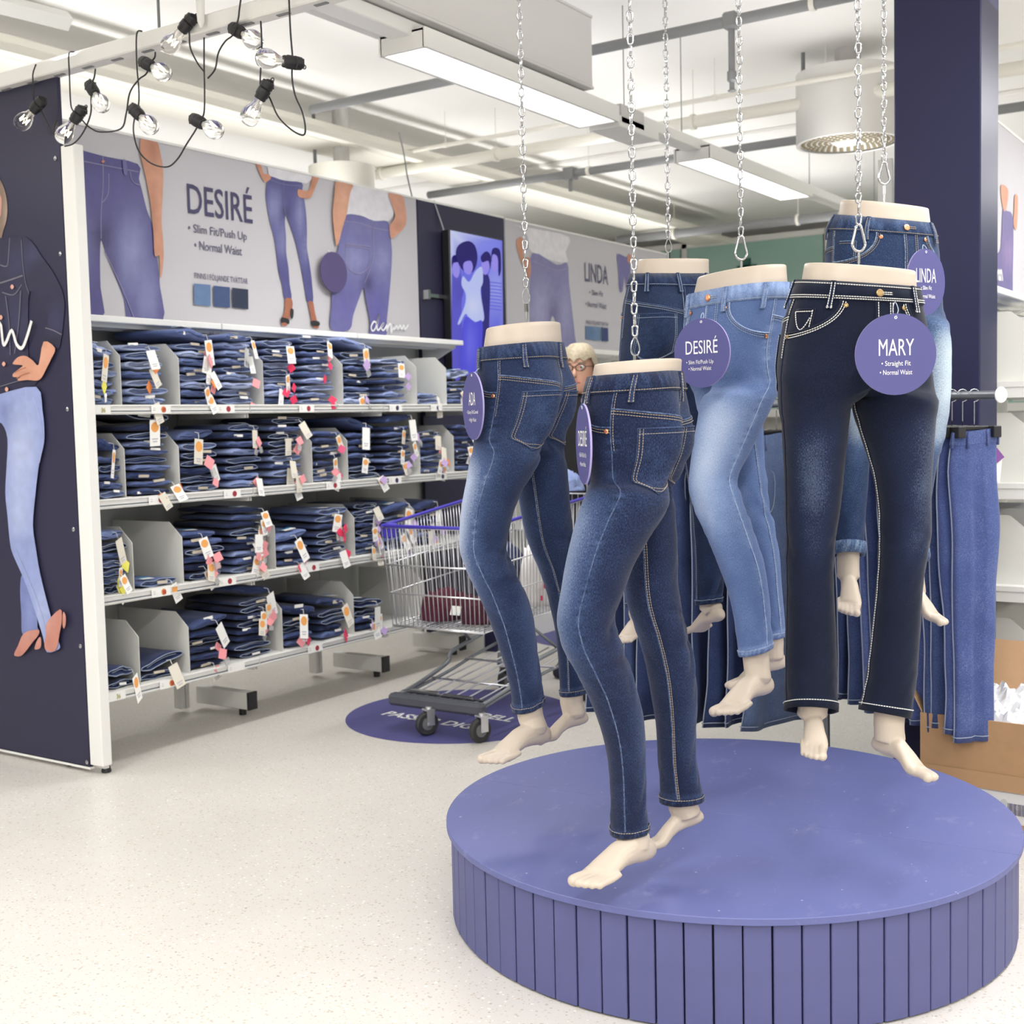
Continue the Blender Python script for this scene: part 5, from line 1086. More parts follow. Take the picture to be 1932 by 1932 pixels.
def fold_one(loc, rz, dark, var, label, group, sc=(1, 1, 1), tags=(), patch=None, tilt=0., rx=0.):
    ms, ed = FV[var]; o = bpy.data.objects.new('folded_jeans', ms[dark]); COL.objects.link(o)
    o.location = tuple(map(float, loc)); o.rotation_euler = (rx, tilt, rz); o.scale = sc; ORG[o.name] = np.array(loc, float); tag(o, label, 'jeans', group)
    child('waistband_edge' if var < 3 else 'fold_line', ed, o, (0, 0, 0))
    if patch: child('label_patch', TG[patch], o, (R_.uniform(-.05, .05), -.004, R_.choice((.030, .016))), (R_.uniform(-.2, .2), R_.uniform(-.08, .08), 0))
    for k, x, zz, ro in tags:
        if k in ('card', 'tan'):
            c = child('swing_tag', TG[k], o, (x, -.032-R_.uniform(0, .014), zz), (R_.uniform(-.25, .1), ro, R_.uniform(-.3, .3))); child('string', TG['string'], c, (0, 0, 0))
            if R_.random() < .6: child('round_seal', TG['seal'], c, (0, 0, 0))
            child('tag_print', TG['print'], c, (0, 0, 0))
        elif k == 'top':
            c = child('top_label', TG['toplabel'], o, (x, .0, .0365), (0, 0, ro)); child('label_band', TG['topblue'], c, (0, 0, 0))
        else:
            c = child('security_tag', TG[k], o, (x, -.034-R_.uniform(0, .016), zz), (R_.uniform(-.3, .2), ro, R_.uniform(-.4, .4)))
            if R_.random() < .4: child('clip', TG['clear'], c, (.004, -.002, -.04), (0, R_.uniform(-.5, .5), 0))
    return o
# stacks: shelf -> list of (left edge, right edge, [pairs per stack], tag colour, shade weights)
E0 = BAY[0]+.02; RIGHT = 5.62
PLAN = [
 [(0, [6], 'yellow'), (1, [7], 'orange'), (2, [9, 9], 'pink'), (3, [9, 10], 'hot'), (4, [9, 7], 'lilac'), (5, [2], 'lilac'), (6, [5], 'lilac')],
 [(0, [6], 'orange'), (1, [10], 'orange'), (2, [7, 8, 9], 'pink'), (3, [7], 'rose'), (4, [8, 9], 'lilac'), (5, [7], 'lilac'), (6, [8], 'lilac')],
 [(0, [7], 'yellow'), (1, [1], 'orange'), (2, [6, 9], 'pink'), (3, [4, 7], 'hot'), (4, [8, 6], 'lilac'), (5, [6], 'lilac')],
 [(0, [2], 'yellow'), (1, [2], 'orange'), (2, [6, 9], 'pink'), (3, [5, 5], 'hot'), (4, [4], 'lilac')]]
SH = [[(0, 1)]*1, [(1, 2, 2, 3, 2)], [(1, 2, 2, 3)], [(3, 2, 3, 3)]]
for lv in range(4):
    edges = [E0]+DY[lv]+[RIGHT]; si = 0; z = LIP[lv]+LH
    for ci, cnts, tc_ in PLAN[lv]:
        if ci+1 >= len(edges): continue
        y0, y1 = edges[ci], edges[ci+1]
        if ci == len(edges)-2: y1 = min(y1, y0+.235*len(cnts)+.02)
        w = (y1-y0)/len(cnts)
        for j, cnt in enumerate(cnts):
            zz = z; avail = .30; hgt = R_.uniform(.030, .0335) if cnt < 10 else .030; sy = max(.55, min(1.05, (w*.86-.006)/.205)); yc = y0+w*j+sy*.1025+.012+(.02 if len(cnts) == 1 else 0)*R_.random()
            if lv == 0: avail = .29
            for i in range(cnt):
                dark = R_.choice(SH[lv][0]) if lv else (0 if R_.random() < .55 else 1)
                if lv == 0 and ci >= 3: dark = R_.choice((0, 1, 1, 2))
                var = R_.randrange(7); tg = []
                if R_.random() < .34 or i == cnt-1:
                    x0 = R_.uniform(-.01, .07)*sy; tg.append((R_.choice(('card', 'card', 'tan')), x0, .012, R_.uniform(-.5, .35)))
                    if R_.random() < .75: tg.append((tc_ if R_.random() < .85 else R_.choice(('pink', 'orange')), x0+R_.uniform(-.01, .035), -.035-R_.uniform(0, .04) if zz-z > .09 or lv == 9 else .008, R_.uniform(-.4, .4)))
                elif R_.random() < .2: tg.append((tc_, R_.uniform(0, .075)*sy, .008, R_.uniform(-.4, .4)))
                if i == cnt-1 and R_.random() < .5: tg.append(('top', R_.uniform(-.05, .03), 0, R_.uniform(-.3, .3)))
                pt = R_.choice((None, None, 'patch', 'wpatch'))
                sz = hgt/.034; lab = '%s folded jeans, %s from the bottom in stack %s from the left, %s shelf' % (CN[dark], ORD[i], ORD[si], SHN[lv])
                tl_ = 0
                if i == cnt-1 and cnt > 1 and R_.random() < .6: tl_ = R_.choice((-1, 1))*R_.uniform(.07, .20)
                fold_one((XF-.034-R_.uniform(-.006, .02), yc+R_.uniform(-.012, .012)*(1 if w > .2 else .3), zz+abs(tl_)*.095), math.pi/2+R_.uniform(-.05, .05)*(1 if not tl_ else 2.5), dark, var, lab, 'folded jeans on the wall shelves', (sy*R_.uniform(.86, 1.04)*(1.12 if tl_ and w > .2 else 1), 1.0, sz*(R_.uniform(.92, 1.12) if not tl_ else 1.45)), tg, pt, tl_)
                zz += hgt+.0008
            si += 1
# jeans draped loosely over a few stacks
# ---------------------------------------------------------------- shopping cart
CX, CY0, CY1 = -3.085, 4.055, 4.98
ct = thing('shopping_cart', (CX, 4.5, 0), 'wire shopping cart with violet rim and clothes inside, between shelves and pedestal', 'cart')
def cpt(s, v, u, top):            # s = -1 left .. 1 right, v = 0 front .. 1 rear, u = 0 floor of basket .. 1 rim
    y = CY0+.03*(1-u)+v*(CY1-CY0-.03*(1-u)); hw = .235+.02*u+.045*v; zf, zr = .426, .470; zt = .842+.095*v
    z0 = zf+(zr-zf)*v; return V(CX+s*hw, y, z0+(zt-z0)*u)
def grille(name, f, nu, nv, rails):
    m = MB(); r = .0021
    for i in range(nu): a = i/(nu-1); m.tube([f(a, 0), f(a, 1)], r, 5)
    o = m.build(name, M['wire'], ct, smooth=True); o['kind'] = 'stuff'
    m = MB()
    for b in rails: m.tube([f(0, b), f(.5, b), f(1, b)], .0034, 6)
    m.build(name+'_rails', M['wire'], ct, smooth=True)
RL = (0, .33, .62, 1)
grille('front_grille', lambda a, b: cpt(-1+2*a, 0, b, 0), 22, 0, RL)
grille('left_grille', lambda a, b: cpt(-1, a, b, 0), 40, 0, RL); grille('right_grille', lambda a, b: cpt(1, a, b, 0), 40, 0, RL)
grille('rear_gate', lambda a, b: cpt(-1+2*a, .97, b, 0), 20, 0, RL)
m = MB()
for i in range(20): m.tube([cpt(-1+2*i/19, 0, 0, 0), cpt(-1+2*i/19, 1, 0, 0)], .0022, 5)
for i in range(7): m.tube([cpt(-1, i/6, 0, 0)-V(0, 0, .004), cpt(1, i/6, 0, 0)-V(0, 0, .004)], .003, 5)
o = m.build('basket_floor', M['wire'], ct, smooth=True); o['kind'] = 'stuff'
rim = [cpt(1, 1, 1, 0), cpt(1, .5, 1, 0), cpt(1, .03, 1, 0), cpt(.94, 0, 1, 0), cpt(0, 0, 1, 0), cpt(-.94, 0, 1, 0), cpt(-1, .03, 1, 0), cpt(-1, .5, 1, 0), cpt(-1, 1, 1, 0)]
MB().tube([q+V(0, 0, .006) for q in rim], .0075, 8).build('rim', M['cartblue'], ct, smooth=True)
for s in (-1, 1):
    c = cpt(s, .02, 1, 0); MB().box(c+V(-s*.012, .016, -.018), (.055, .06, .062)).build('rim_corner', M['cartblue'], ct, bevel=.008)
hz = CY1+.05; MB().tube([V(CX-.30, hz, 1.0), V(CX+.30, hz, 1.0)], .014, 12).build('handle', M['cartblue'], ct, smooth='auto')
for s in (-1, 1): MB().tube(smooth_path([cpt(s, .96, .98, 0), V(CX+s*.29, CY1+.01, .96), V(CX+s*.295, hz, 1.0)], 4), .009, 8).build('handle_arm', M['wire'], ct, smooth=True)
# under-carriage
zb = .125
MB().box((CX+.02, 4.035, zb), (.475, .055, .05)).build('bumper', M['bumper'], ct, bevel=.012)
for s in (-1, 1):
    x = CX+.02+s*.215
    P = smooth_path([(x, 4.05, zb+.012), (x, 4.20, zb+.035), (x+s*.01, 4.42, zb+.085), (x+s*.012, 4.45, zb+.125), (x+s*.02, 4.60, zb+.15), (x+s*.025, 4.86, zb+.19)], 5)
    MB().tube(P, .0095, 8).build('chassis_tube', M['dsteel'], ct, smooth=True)
    P = smooth_path([(x, 4.06, zb+.002), (x, 4.40, zb+.045), (x+s*.02, 4.62, zb+.075), (x+s*.04, 4.86, zb+.10)], 4); MB().tube(P, .0075, 8).build('tray_tube', M['dsteel'], ct, smooth=True)
    P = smooth_path([(x+s*.03, 4.86, .12), (x+s*.03, 4.86, .30), (x+s*.015, 4.62, .43)], 5); MB().tube(P, .011, 8).build('rear_upright', M['dsteel'], ct, smooth=True)
    MB().tube([(x+s*.02, 4.62, zb+.15), (x-s*.02, 4.40, .435)], .007, 8).build('brace', M['dsteel'], ct, smooth=True)
m = MB()
for i in range(6): x = CX+.02-.16+.064*i; m.tube(smooth_path([(x, 4.06, zb+.010), (x, 4.40, zb+.05), (x*1.0, 4.86, zb+.10)], 3), .0042, 6)
m.tube([(CX-.2, 4.30, zb+.04), (CX+.24, 4.30, zb+.04)], .005, 6).tube([(CX-.22, 4.58, zb+.075), (CX+.26, 4.58, zb+.075)], .005, 6)
o = m.build('lower_tray', M['wire'], ct, smooth=True); o['kind'] = 'stuff'
m = MB().box((CX-.07, 4.075, zb+.032), (.14, .02, .014)).box((CX+.10, 4.075, zb+.030), (.14, .02, .012)).tube([(CX-.2, 4.09, zb+.02), (CX+.24, 4.09, zb+.02)], .007, 6)
m.build('front_crossbar', M['chrome'], ct, smooth='auto')
def caster(x, y, r, rot, w=.026):
    c, s = math.cos(rot), math.sin(rot); ax = V(c, s, 0); ctr = V(x, y, r)
    wh = MB().lathe([(r*.55, -w*.42), (r*.86, -w*.5), (r*.98, -w*.3), (r, 0), (r*.98, w*.3), (r*.86, w*.5), (r*.55, w*.42)], ctr, ax, 28).build('wheel', M['rubber'], ct, smooth='auto')
    MB().lathe([(.004, -w*.56), (r*.5, -w*.5), (r*.52, w*.5), (.004, w*.56)], ctr, ax, 20).build('hub', mat('hub_grey', (.16, .16, .17), .5) if 'hubm' not in M else M['hubm'], wh)
    fk = MB(); d = V(-s, c, 0)
    for k in (-1, 1): fk.box(ctr+ax*(k*w*.72)+V(0, 0, r*.5)+d*.010, (.003, .034, r*1.25), fr=[ax, d, ZUP])
    fk.box(ctr+V(0, 0, r*1.14)+d*.012, (w*1.6, .045, .006), fr=[ax, d, ZUP]).tube([ctr-ax*w*.9, ctr+ax*w*.9], .006, 8)
    fk.lathe([(.014, 0), (.014, .012)], ctr+V(0, 0, r*1.14)+d*.012, n=12); fk.build('fork', M['wire'], ct, smooth='auto')
M['hubm'] = mat('hub_grey', (.16, .16, .17), .5)
a, b, c_ = on(805, 1388, 2, 0), on(909, 1400, 2, 0), on(941, 1306, 2, 0)
caster(a[0], 3.995, .050, -.45); caster(b[0], 4.005, .050, -.35); caster(-3.285, 4.86, .055, .2); caster(-2.84, 4.86, .055, .2)
# things in the cart: soft heaps
def heap(name, c, rx, ry, h, mt, label, cat, seed, amp=.05, rough=14., parts=None):
    n, k = 40, 16; rows = []
    for i in range(k+1):
        f = i/k; rr = math.cos(f*math.pi/2)**.55; row = []
        for j in range(n):
            a = 2*math.pi*j/n; ca, sa = math.cos(a), math.sin(a)
            q = noise.noise((ca*1.4+seed, sa*1.4, f*2.2))*.35+noise.noise((ca*3.5+seed, sa*3.5, f*5))*.2
            ridge = abs(noise.noise((ca*2.5+seed*2, sa*2.5, f*6)))
            x, y = rx*rr*ca*(1+q*.35), ry*rr*sa*(1+q*.35); z = h*math.sin(f*math.pi/2)*(1+.55*noise.noise((x*rough+seed, y*rough, 3)))+amp*(ridge-.2)*math.sin(f*math.pi)
            row.append(V(c[0]+x, c[1]+y, max(c[2]+.001, c[2]+z)))
        rows.append(row)
    mb = MB().grid(rows, wrap=True); mb.f += [tuple(range(n-1, -1, -1)), tuple(len(mb.v)-n+q for q in range(n))]
    o = mb.build(name, mt, org=c, smooth=True); return tag(o, label, cat)
zc = .434
o = heap('sweater', (CX-.085, 4.25, zc+.008), .095, .115, .115, M['maroon'], 'burgundy knitted sweater bunched at the front of the cart', 'sweater', 3.3)
MB().box((CX+.04, 4.16, zc+.06), (.05, .003, .04), fr=[(1, 0, 0), (0, .9, -.4), (0, .4, .9)]).build('neck_label', M['card'], None).parent = o
x_ = bpy.data.objects['neck_label']; x_.location = tuple(-ORG[o.name]); 
o2 = heap('sweater', (CX+.115, 4.24, zc+.008), .080, .105, .10, mat('deep_burgundy_knit', (.06, .010, .025), .95, noise_=.3, nscale=60, bump=.6), 'darker burgundy garment beside the sweater, toward the cart middle', 'sweater', 7.1)
o3 = heap('jeans_heap', (CX-.06, 4.66, zc+.03), .125, .15, .22, FD[3], 'dark jeans heaped in the rear half of the cart', 'jeans', 5.2, rough=11)
child('swing_tag', TG['card'], o3, (-.06, -.20, .19), (.2, -.8, 0))
o4 = heap('cloth_bag', (CX+.145, 4.64, zc+.03), .06, .13, .28, M['pat'], 'white cloth bag with red print leaning in the cart', 'bag', 9.4)
for i in range(7):
    d = noise.noise((i*3.1, 2, 1)); MB().lathe([(.012, 0), (.012, .001)], V(CX+.145+.064, 4.56+.03*i, zc+.07+.05*(i % 4)+d*.02), (1, -.1, .1), 9).build('red_print', M['hot'], None, org=(0, 0, 0)).parent = o4
for c in o4.children: c.location = tuple(-ORG[o4.name])
o5 = heap('jeans_heap', (CX+.11, 4.90, .950), .12, .05, .085, FD[1], 'mid blue jeans draped over the back of the cart before the woman', 'jeans', 12.5, rough=9)
# floor stickers
sc_ = V(-3.18, 4.36, .0012); sr = .50
fs = thing('floor_sticker', sc_, 'round violet floor sticker with white lettering under the shopping cart', 'sticker')
MB().lathe([(sr, -.001), (sr, .0006)], sc_, n=72).build('vinyl_disc', M['sign'], fs)
p0, p1 = on(717, 1348, 2, .002), on(893, 1377, 2, .002); ex = (p1-p0)/np.linalg.norm(p1-p0); eyv = np.cross(ZUP, ex)
text_mesh('lettering', 'PASSAR DIG?', M['ink'], fs, p0+ZUP*.0004, ex, eyv, .070, 1, bold=.02, align='LEFT', wid=float(np.linalg.norm(p1-p0)))
text_mesh('lettering', 'VILKEN MODELL', M['ink'], fs, on(750, 1329, 2, .002)+ZUP*.0004, ex, eyv, .070, 1, bold=.02, align='LEFT', wid=float(np.linalg.norm(on(960, 1363, 2, .002)-on(750, 1329, 2, .002))))
q = on(1035, 1205, 2, .0012); s2 = thing('floor_sticker', (q[0]+.25, q[1]+.3, .001), 'second violet floor sticker behind the cart, mostly hidden', 'sticker')
MB().lathe([(.5, -.0008), (.5, .0006)], (q[0]+.25, q[1]+.3, .001), n=64).build('vinyl_disc', M['sign'], s2)
# ---------------------------------------------------------------- woman behind the cart
PB = V(at(1098, 700, 6.15)[0], at(1098, 700, 6.15)[1], 0); fwd = -FH*.93-RH*.36; fwd /= np.linalg.norm(fwd); lat = np.cross(ZUP, fwd)      # lat = her left
pz = at(1098, 700, 6.15)[2]            # face height
wm = thing('person', PB, 'woman with short fair hair, glasses and a black top standing behind the cart', 'person')
def bp(x, y, z): return PB+lat*x+fwd*y+ZUP*z
S_ = pz/1.52
def skin_body(name, nodes, edges, mt, parent, root, sub=2):
    me = bpy.data.meshes.new(name); o_ = ORG[parent.name]; me.from_pydata([tuple(p-o_) for p, r in nodes], edges, [])
    o = bpy.data.objects.new(name, me); COL.objects.link(o); o.parent = parent; ORG[o.name] = o_
    md = o.modifiers.new('skin', 'SKIN')
    for i, (p, r) in enumerate(nodes): sv = me.skin_vertices[0].data[i]; sv.radius = r if hasattr(r, '__len__') else (r, r); sv.use_root = i == root
    o.modifiers.new('sub', 'SUBSURF').levels = sub
    dg = bpy.context.evaluated_depsgraph_get(); dg.update(); m2 = bpy.data.meshes.new_from_object(o.evaluated_get(dg)); o.modifiers.clear(); o.data = m2
    for p in m2.polygons: p.use_smooth = True
    m2.materials.clear(); m2.materials.append(mt); return o
M['pskin'] = mat('warm_skin', (.62, .34, .24), .5); M['blackcloth'] = mat('black_cloth', (.012, .012, .013), .9); M['darktrouser'] = mat('dark_trousers', (.02, .022, .035), .85)
Z = lambda v: v*S_
nd = [(bp(0, 0, Z(.94)), (.15, .12)), (bp(0, .01, Z(1.08)), (.13, .11)), (bp(0, .015, Z(1.22)), (.145, .12)), (bp(0, .0, Z(1.33)), (.13, .09)), (bp(0, .0, Z(1.40)), (.055, .055)), (bp(0, .015, Z(1.47)), (.05, .05))]
ed = [(0, 1), (1, 2), (2, 3), (3, 4), (4, 5)]
for s in (-1, 1):
    i = len(nd); nd += [(bp(s*.17, -.01, Z(1.335)), .058), (bp(s*.235, .04, Z(1.10)), .044), (bp(s*.20, .26, Z(1.02)), .036), (bp(s*.185, .31, Z(1.015)), .026)]
    ed += [(3, i), (i, i+1), (i+1, i+2), (i+2, i+3)]
    j = len(nd); nd += [(bp(s*.085, 0, Z(.85)), .095), (bp(s*.095, .01, Z(.48)), .06), (bp(s*.10, -.02, Z(.10)), .042), (bp(s*.105, .06, Z(.04)), .04), (bp(s*.11, .16, Z(.03)), .032)]
    ed += [(0, j), (j, j+1), (j+1, j+2), (j+2, j+3), (j+3, j+4)]
body = skin_body('body', nd, ed, M['blackcloth'], wm, 0)
for mt in (M['darktrouser'], M['pskin']): body.data.materials.append(mt)
for p in body.data.polygons:
    c = np.array(p.center)+PB; zz = c[2]/S_; q = (c-PB)@fwd
    if zz < .86: p.material_index = 1
    elif zz > 1.405 or (q > .20 and zz > .95): p.material_index = 2
hd = MB(); n = 28; rows = []
prof = [(.000, .045, .050, .02), (.012, .052, .062, .018), (.035, .058, .078, .012), (.06, .064, .086, .006), (.09, .070, .093, 0), (.12, .0735, .096, 0), (.15, .0745, .097, 0), (.18, .072, .094, 0), (.205, .062, .080, -.004), (.222, .040, .052, -.006), (.229, .008, .010, -.006)]
hz0 = Z(1.41)
for h, a_, b_, dy in prof:
    row = []
    for k in range(n):
        t = 2*math.pi*k/n; x, y = a_*math.cos(t), b_*math.sin(t)+dy
        fr = math.exp(-((math.cos(t))/.35)**2)*(math.sin(t) > 0)
        if abs(h-.09) < .02: y += .010*fr*math.exp(-(math.cos(t)/.16)**2)
        if .10 < h < .14: y -= .006*math.exp(-((abs(math.cos(t))-.42)/.18)**2)*(math.sin(t) > 0)
        row.append(bp(x, y+.02, hz0+h))
    rows.append(row)
hd.grid(rows, wrap=True); hd.f.append(tuple(range(n-1, -1, -1))); ho = hd.build('head', M['pskin'], wm, smooth=True)
nz = MB().grid([[bp(w*x, .112+y, hz0+h) for x in (-1, -.6, 0, .6, 1)] for h, w, y in ((.125, .007, -.004), (.105, .009, .0), (.088, .013, .004), (.080, .013, .000))])
g = nz.v; nz = MB().tube([bp(0, .106, hz0+.128), bp(0, .118, hz0+.100), bp(0, .124, hz0+.086), bp(0, .108, hz0+.076)], [.006, .009, .013, .008], 10).build('nose', M['pskin'], ho, smooth=True)
MB().tube(smooth_path([bp(-.024, .104, hz0+.050), bp(-.008, .112, hz0+.054), bp(0, .113, hz0+.052), bp(.008, .112, hz0+.054), bp(.024, .104, hz0+.050)], 4), [.002]+[.0045]*15+[.002], 6).build('mouth', mat('lips', (.5, .17, .15), .5), ho, smooth=True)
for s in (-1, 1):
    e = MB().lathe([(.0005, .011), (.006, .0095), (.0105, .004), (.011, 0)], bp(s*.031, .098, hz0+.124), fwd, 14).build('eye', mat('eye_white', (.7, .68, .66), .3) if 'eyew' not in M else M['eyew'], ho, smooth=True); 
    MB().lathe([(.0005, .0122), (.0052, .0112)], bp(s*.031, .098, hz0+.124), fwd, 12).build('iris', M['black'], e)
    MB().tube(smooth_path([bp(s*.016, .112, hz0+.142), bp(s*.034, .109, hz0+.147), bp(s*.05, .095, hz0+.141)], 3), .0028, 6).build('eyebrow', mat('brow', (.25, .19, .13), .9), ho)
    r_ = MB().tube([bp(s*.031+.024*math.cos(t), .122-abs(.024*math.cos(t)*s+.031)*.12, hz0+.122+.016*math.sin(t)) for t in np.linspace(0, 2*math.pi, 21)[:-1]], .0022, 6, closed=True).tube([bp(s*.055, .115, hz0+.126), bp(s*.076, .09, hz0+.128), bp(s*.080, .0, hz0+.122)], .0018, 6)
    if s > 0: r_.tube([bp(-.008, .121, hz0+.126), bp(.008, .121, hz0+.126)], .002, 6)
    r_.build('glasses_frame', M['black'], wm)
    MB().lathe([(.014, -.006), (.018, 0), (.012, .006)], bp(s*.074, .005, hz0+.108), lat, 12).build('ear', M['pskin'], ho, smooth=True)
hr = []; n = 40
for i in range(15):
    f = i/14; row = []
    for k in range(n):
        t = 2*math.pi*k/n; front = math.sin(t)
        low = .160+.010*math.sin(t*11)+.008*math.sin(t*23) if front > .55 else (.165-.10*min(1, (.55-front)/.5)); h = low+(.246-low)*math.sin(f*math.pi/2)
        rr = math.cos(f*math.pi/2)**.7; j_ = 1+.09*noise.noise((math.cos(t)*4, math.sin(t)*4, f*2))+.03*math.sin(t*23+f*3)
        row.append(bp(.088*rr*math.cos(t)*j_, .02-.004+.108*rr*math.sin(t)*j_, hz0+h+.006*math.sin(t*17)*(1-f)))
    hr.append(row)
MB().grid(hr, wrap=True).build('hair', mat('fair_grey_hair', (.40, .34, .24), .6, noise_=.45, nscale=70), wm, smooth=True)
for s in (-1, 1):       # hands on the cart handle
    w0 = bp(s*.185, .31, Z(1.015)); hn = [(w0, .024), (w0+fwd*.045+ZUP*.006, (.032, .017)), (w0+fwd*.085+ZUP*.004, (.036, .015))]; he = [(0, 1), (1, 2)]
    for f_ in range(4):
        o_ = (f_-1.5)*.019; b = len(hn); L = (.9, 1, .95, .78)[f_]
        hn += [(w0+fwd*.100+lat*o_+ZUP*.004, .0095), (w0+fwd*(.100+.030*L)+lat*o_-ZUP*.010, .0085), (w0+fwd*(.100+.034*L)+lat*o_-ZUP*.032, .0078), (w0+fwd*(.100+.018*L)+lat*o_-ZUP*.044, .007)]
        he += [(2, b), (b, b+1), (b+1, b+2), (b+2, b+3)]
    b = len(hn); hn += [(w0+fwd*.045-lat*s*.036-ZUP*.006, .011), (w0+fwd*.075-lat*s*.05-ZUP*.018, .009), (w0+fwd*.098-lat*s*.048-ZUP*.030, .008)]; he += [(1, b), (b, b+1), (b+1, b+2)]
    skin_body('hand', hn, he, M['pskin'], wm, 0, 1)
# ---------------------------------------------------------------- jeans on hangers
def hanging(o_pos, ux, width, length, mt, label, group, full=False, seed=0, hem_w=None, thread='fthread', tagc=None, hook_z=None, lean=V(0, 0, 0), flare=1.0):
    """a pair on a clip hanger; o_pos = rail point above, ux = direction across the garment"""
    rg = random.Random(seed); t = thing('hanging_jeans', o_pos, label, 'jeans', group); n = np.cross(ux, ZUP); zt = -.105; rows = []; NR, NC = 26, 40
    lay = .012 if full else .019
    for i in range(NR):
        f = i/(NR-1); z = zt-length*f; hw = width/2*(1+.10*math.sin(min(1, f*3)*math.pi/1.6)) if f < .35 else None
        hwh = (hem_w or width*.72)/2; hw = np.interp(f, [0, .12, .3, .6, .85, 1], [width/2, width/2*1.10, width/2*1.08, (width/2+hwh)/2, hwh*.97, hwh*flare]); row = []
        for k in range(NC):
            a = 2*math.pi*k/NC; c, s = math.cos(a), math.sin(a)
            x = hw*abs(c)**.75*np.sign(c); y = lay*(1+.5*math.sin(f*3))*abs(s)**.6*np.sign(s)
            y *= (1-.62*math.exp(-((x-.004*math.sin(seed))/(.012 if full else .009))**2)*min(1, f*(3.2 if full else 5))); y += .013*math.sin(x*40+seed)*f+.010*noise.noise((x*14+seed, f*5, 1.)); x += .008*noise.noise((seed, f*4, 2))
            row.append(o_pos+ux*x+n*y+ZUP*(z+.004*math.sin(x*30+seed))+lean*f)
        rows.append(row)
    mb = MB().grid(rows, wrap=True); mb.f.append(tuple(len(mb.v)-NC+q for q in range(NC))); j = mb.build('trousers', mt, t, smooth=True)
    inner = [[p*.97+np.mean(rows[0], 0)*.03-V(0, 0, .002) for p in rows[0]], [p*.9+np.mean(rows[0], 0)*.1-V(0, 0, .03) for p in rows[0]]]
    MB().grid(inner, wrap=True).build('waist_lining', mt, t)
    g = lambda f, a: (lambda i, u, k: rows[i][k]*(1-u)+rows[i+1][k]*u)(min(NR-2, int(f*(NR-1))), f*(NR-1)-min(NR-2, int(f*(NR-1))), int(round(a/(2*math.pi)*NC)) % NC)
    wbm = MB().grid([[p+(p-np.mean(rows[0], 0))*.02+ZUP*.002 for p in rows[0]], [p+(p-np.mean(rows[1], 0))*.03 for p in rows[1]]], wrap=True).build('waistband', mt, t, smooth=True)
    sm = MB(); cen = lambda a, f: g(f, a)
    for a in (0, math.pi): sm.tube([g(f, a)+(g(f, a)-np.mean(rows[min(NR-1, int(f*(NR-1)))], 0))*.012 for f in np.linspace(.05, 1, 26)], .0022, 5)
    sm.build('side_seam', M['fthread'], t, smooth=True)
    MB().tube([p+(p-np.mean(rows[-1], 0))*.02+ZUP*.016 for p in rows[-1]], .0016, 5, closed=True).build('hem_stitch', M['fthread'], t)
    if full:
        for s in (-1, 1):
            kk = MB(); q = lambda x, f: o_pos+ux*(s*x)+ZUP*(zt-length*f)
            ps = [(.035, .13), (.115, .12), (.118, .235), (.078, .27), (.038, .24)]
            kk.tube(smooth_path([q(x, f)-n*(-lay*1.35)*(1 if (n@FH) < 0 else -1) for x, f in ps], 3, True), .0016, 5, closed=True)
            kk.build('back_pocket_stitch', M['fthread'], t)
    for a in (.35, 1.2, 1.9, 2.8, 3.9, 5.3):
        p0, p1 = g(0, a), g(.05, a); e = p0-np.mean(rows[0], 0); e = e/np.linalg.norm(e)*.004
        MB().tube([p0+e, (p0+p1)/2+e*1.4, p1+e], .004, 5).build('belt_loop', mt, t, smooth=True)
    hk = MB(); r = .018
    P = [ZUP*(-.10), ZUP*(-.045), ZUP*(-.02)+ux*.004] + []
    P = [ZUP*(-.098), ZUP*(-.04), ZUP*(-.022)] + [ux*(r*math.sin(a))+ZUP*(r*math.cos(a)) for a in np.linspace(math.pi*.98, -1.2, 12)]
    hk.tube(smooth_path([o_pos+p for p in P], 2), .0019, 6); hk.build('hanger_hook', M['chrome'], t, smooth=True)
    w2 = width*.46; hb = MB().box(o_pos+ZUP*(-.097), (2*w2, .010, .012), fr=[ux, n, ZUP])
    for s in (-1, 1): hb.box(o_pos+ux*(s*w2*.9)+ZUP*(-.108), (.026, .040 if full else .064, .034), fr=[ux, n, ZUP])
    hb.build('clip_hanger', M['black'], t, bevel=.002)
    if tagc:
        c = child('swing_tag', TG['card'], t, tuple(ux*(width*.52)+ZUP*(-.17)), (0, 0, YAW), 1.0); c.rotation_euler = (0, .1, YAW); child('string', TG['string'], c, (0, 0, 0)); child('violet_tag', mesh_of(MB().box((0, 0, 0), (.036, .003, .036), fr=[(.72, 0, .7), (0, 1, 0), (-.7, 0, .72)]), mat('purple_card', (.18, .06, .26), .5)), c, (-.002, -.006, -.012))
    return t
def rack(p0, p1, label, wall=False):
    t = thing('rail', (p0+p1)/2, label, 'rail'); d = (p1-p0)/np.linalg.norm(p1-p0)
    MB().tube([p0, p1], .0125, 14).build('bar', M['dsteel'], t, smooth='auto'); MB().lathe([(.022, 0), (.024, .003), (.022, .006)], p0-d*.004, d, 18).build('end_cap', M['white'], t, smooth='auto')
    q = p1; MB().tube([q, q*V(1, 1, 0)+V(0, 0, .02)], .014, 12).build('stand_post', M['dsteel'], t, smooth='auto'); m_ = p0*.45+p1*.55
    MB().box((q[0], q[1], .012), (.34, .06, .02)).box((q[0], q[1], .012), (.06, .34, .02)).build('stand_foot', M['dsteel'], t, bevel=.004)
    return t
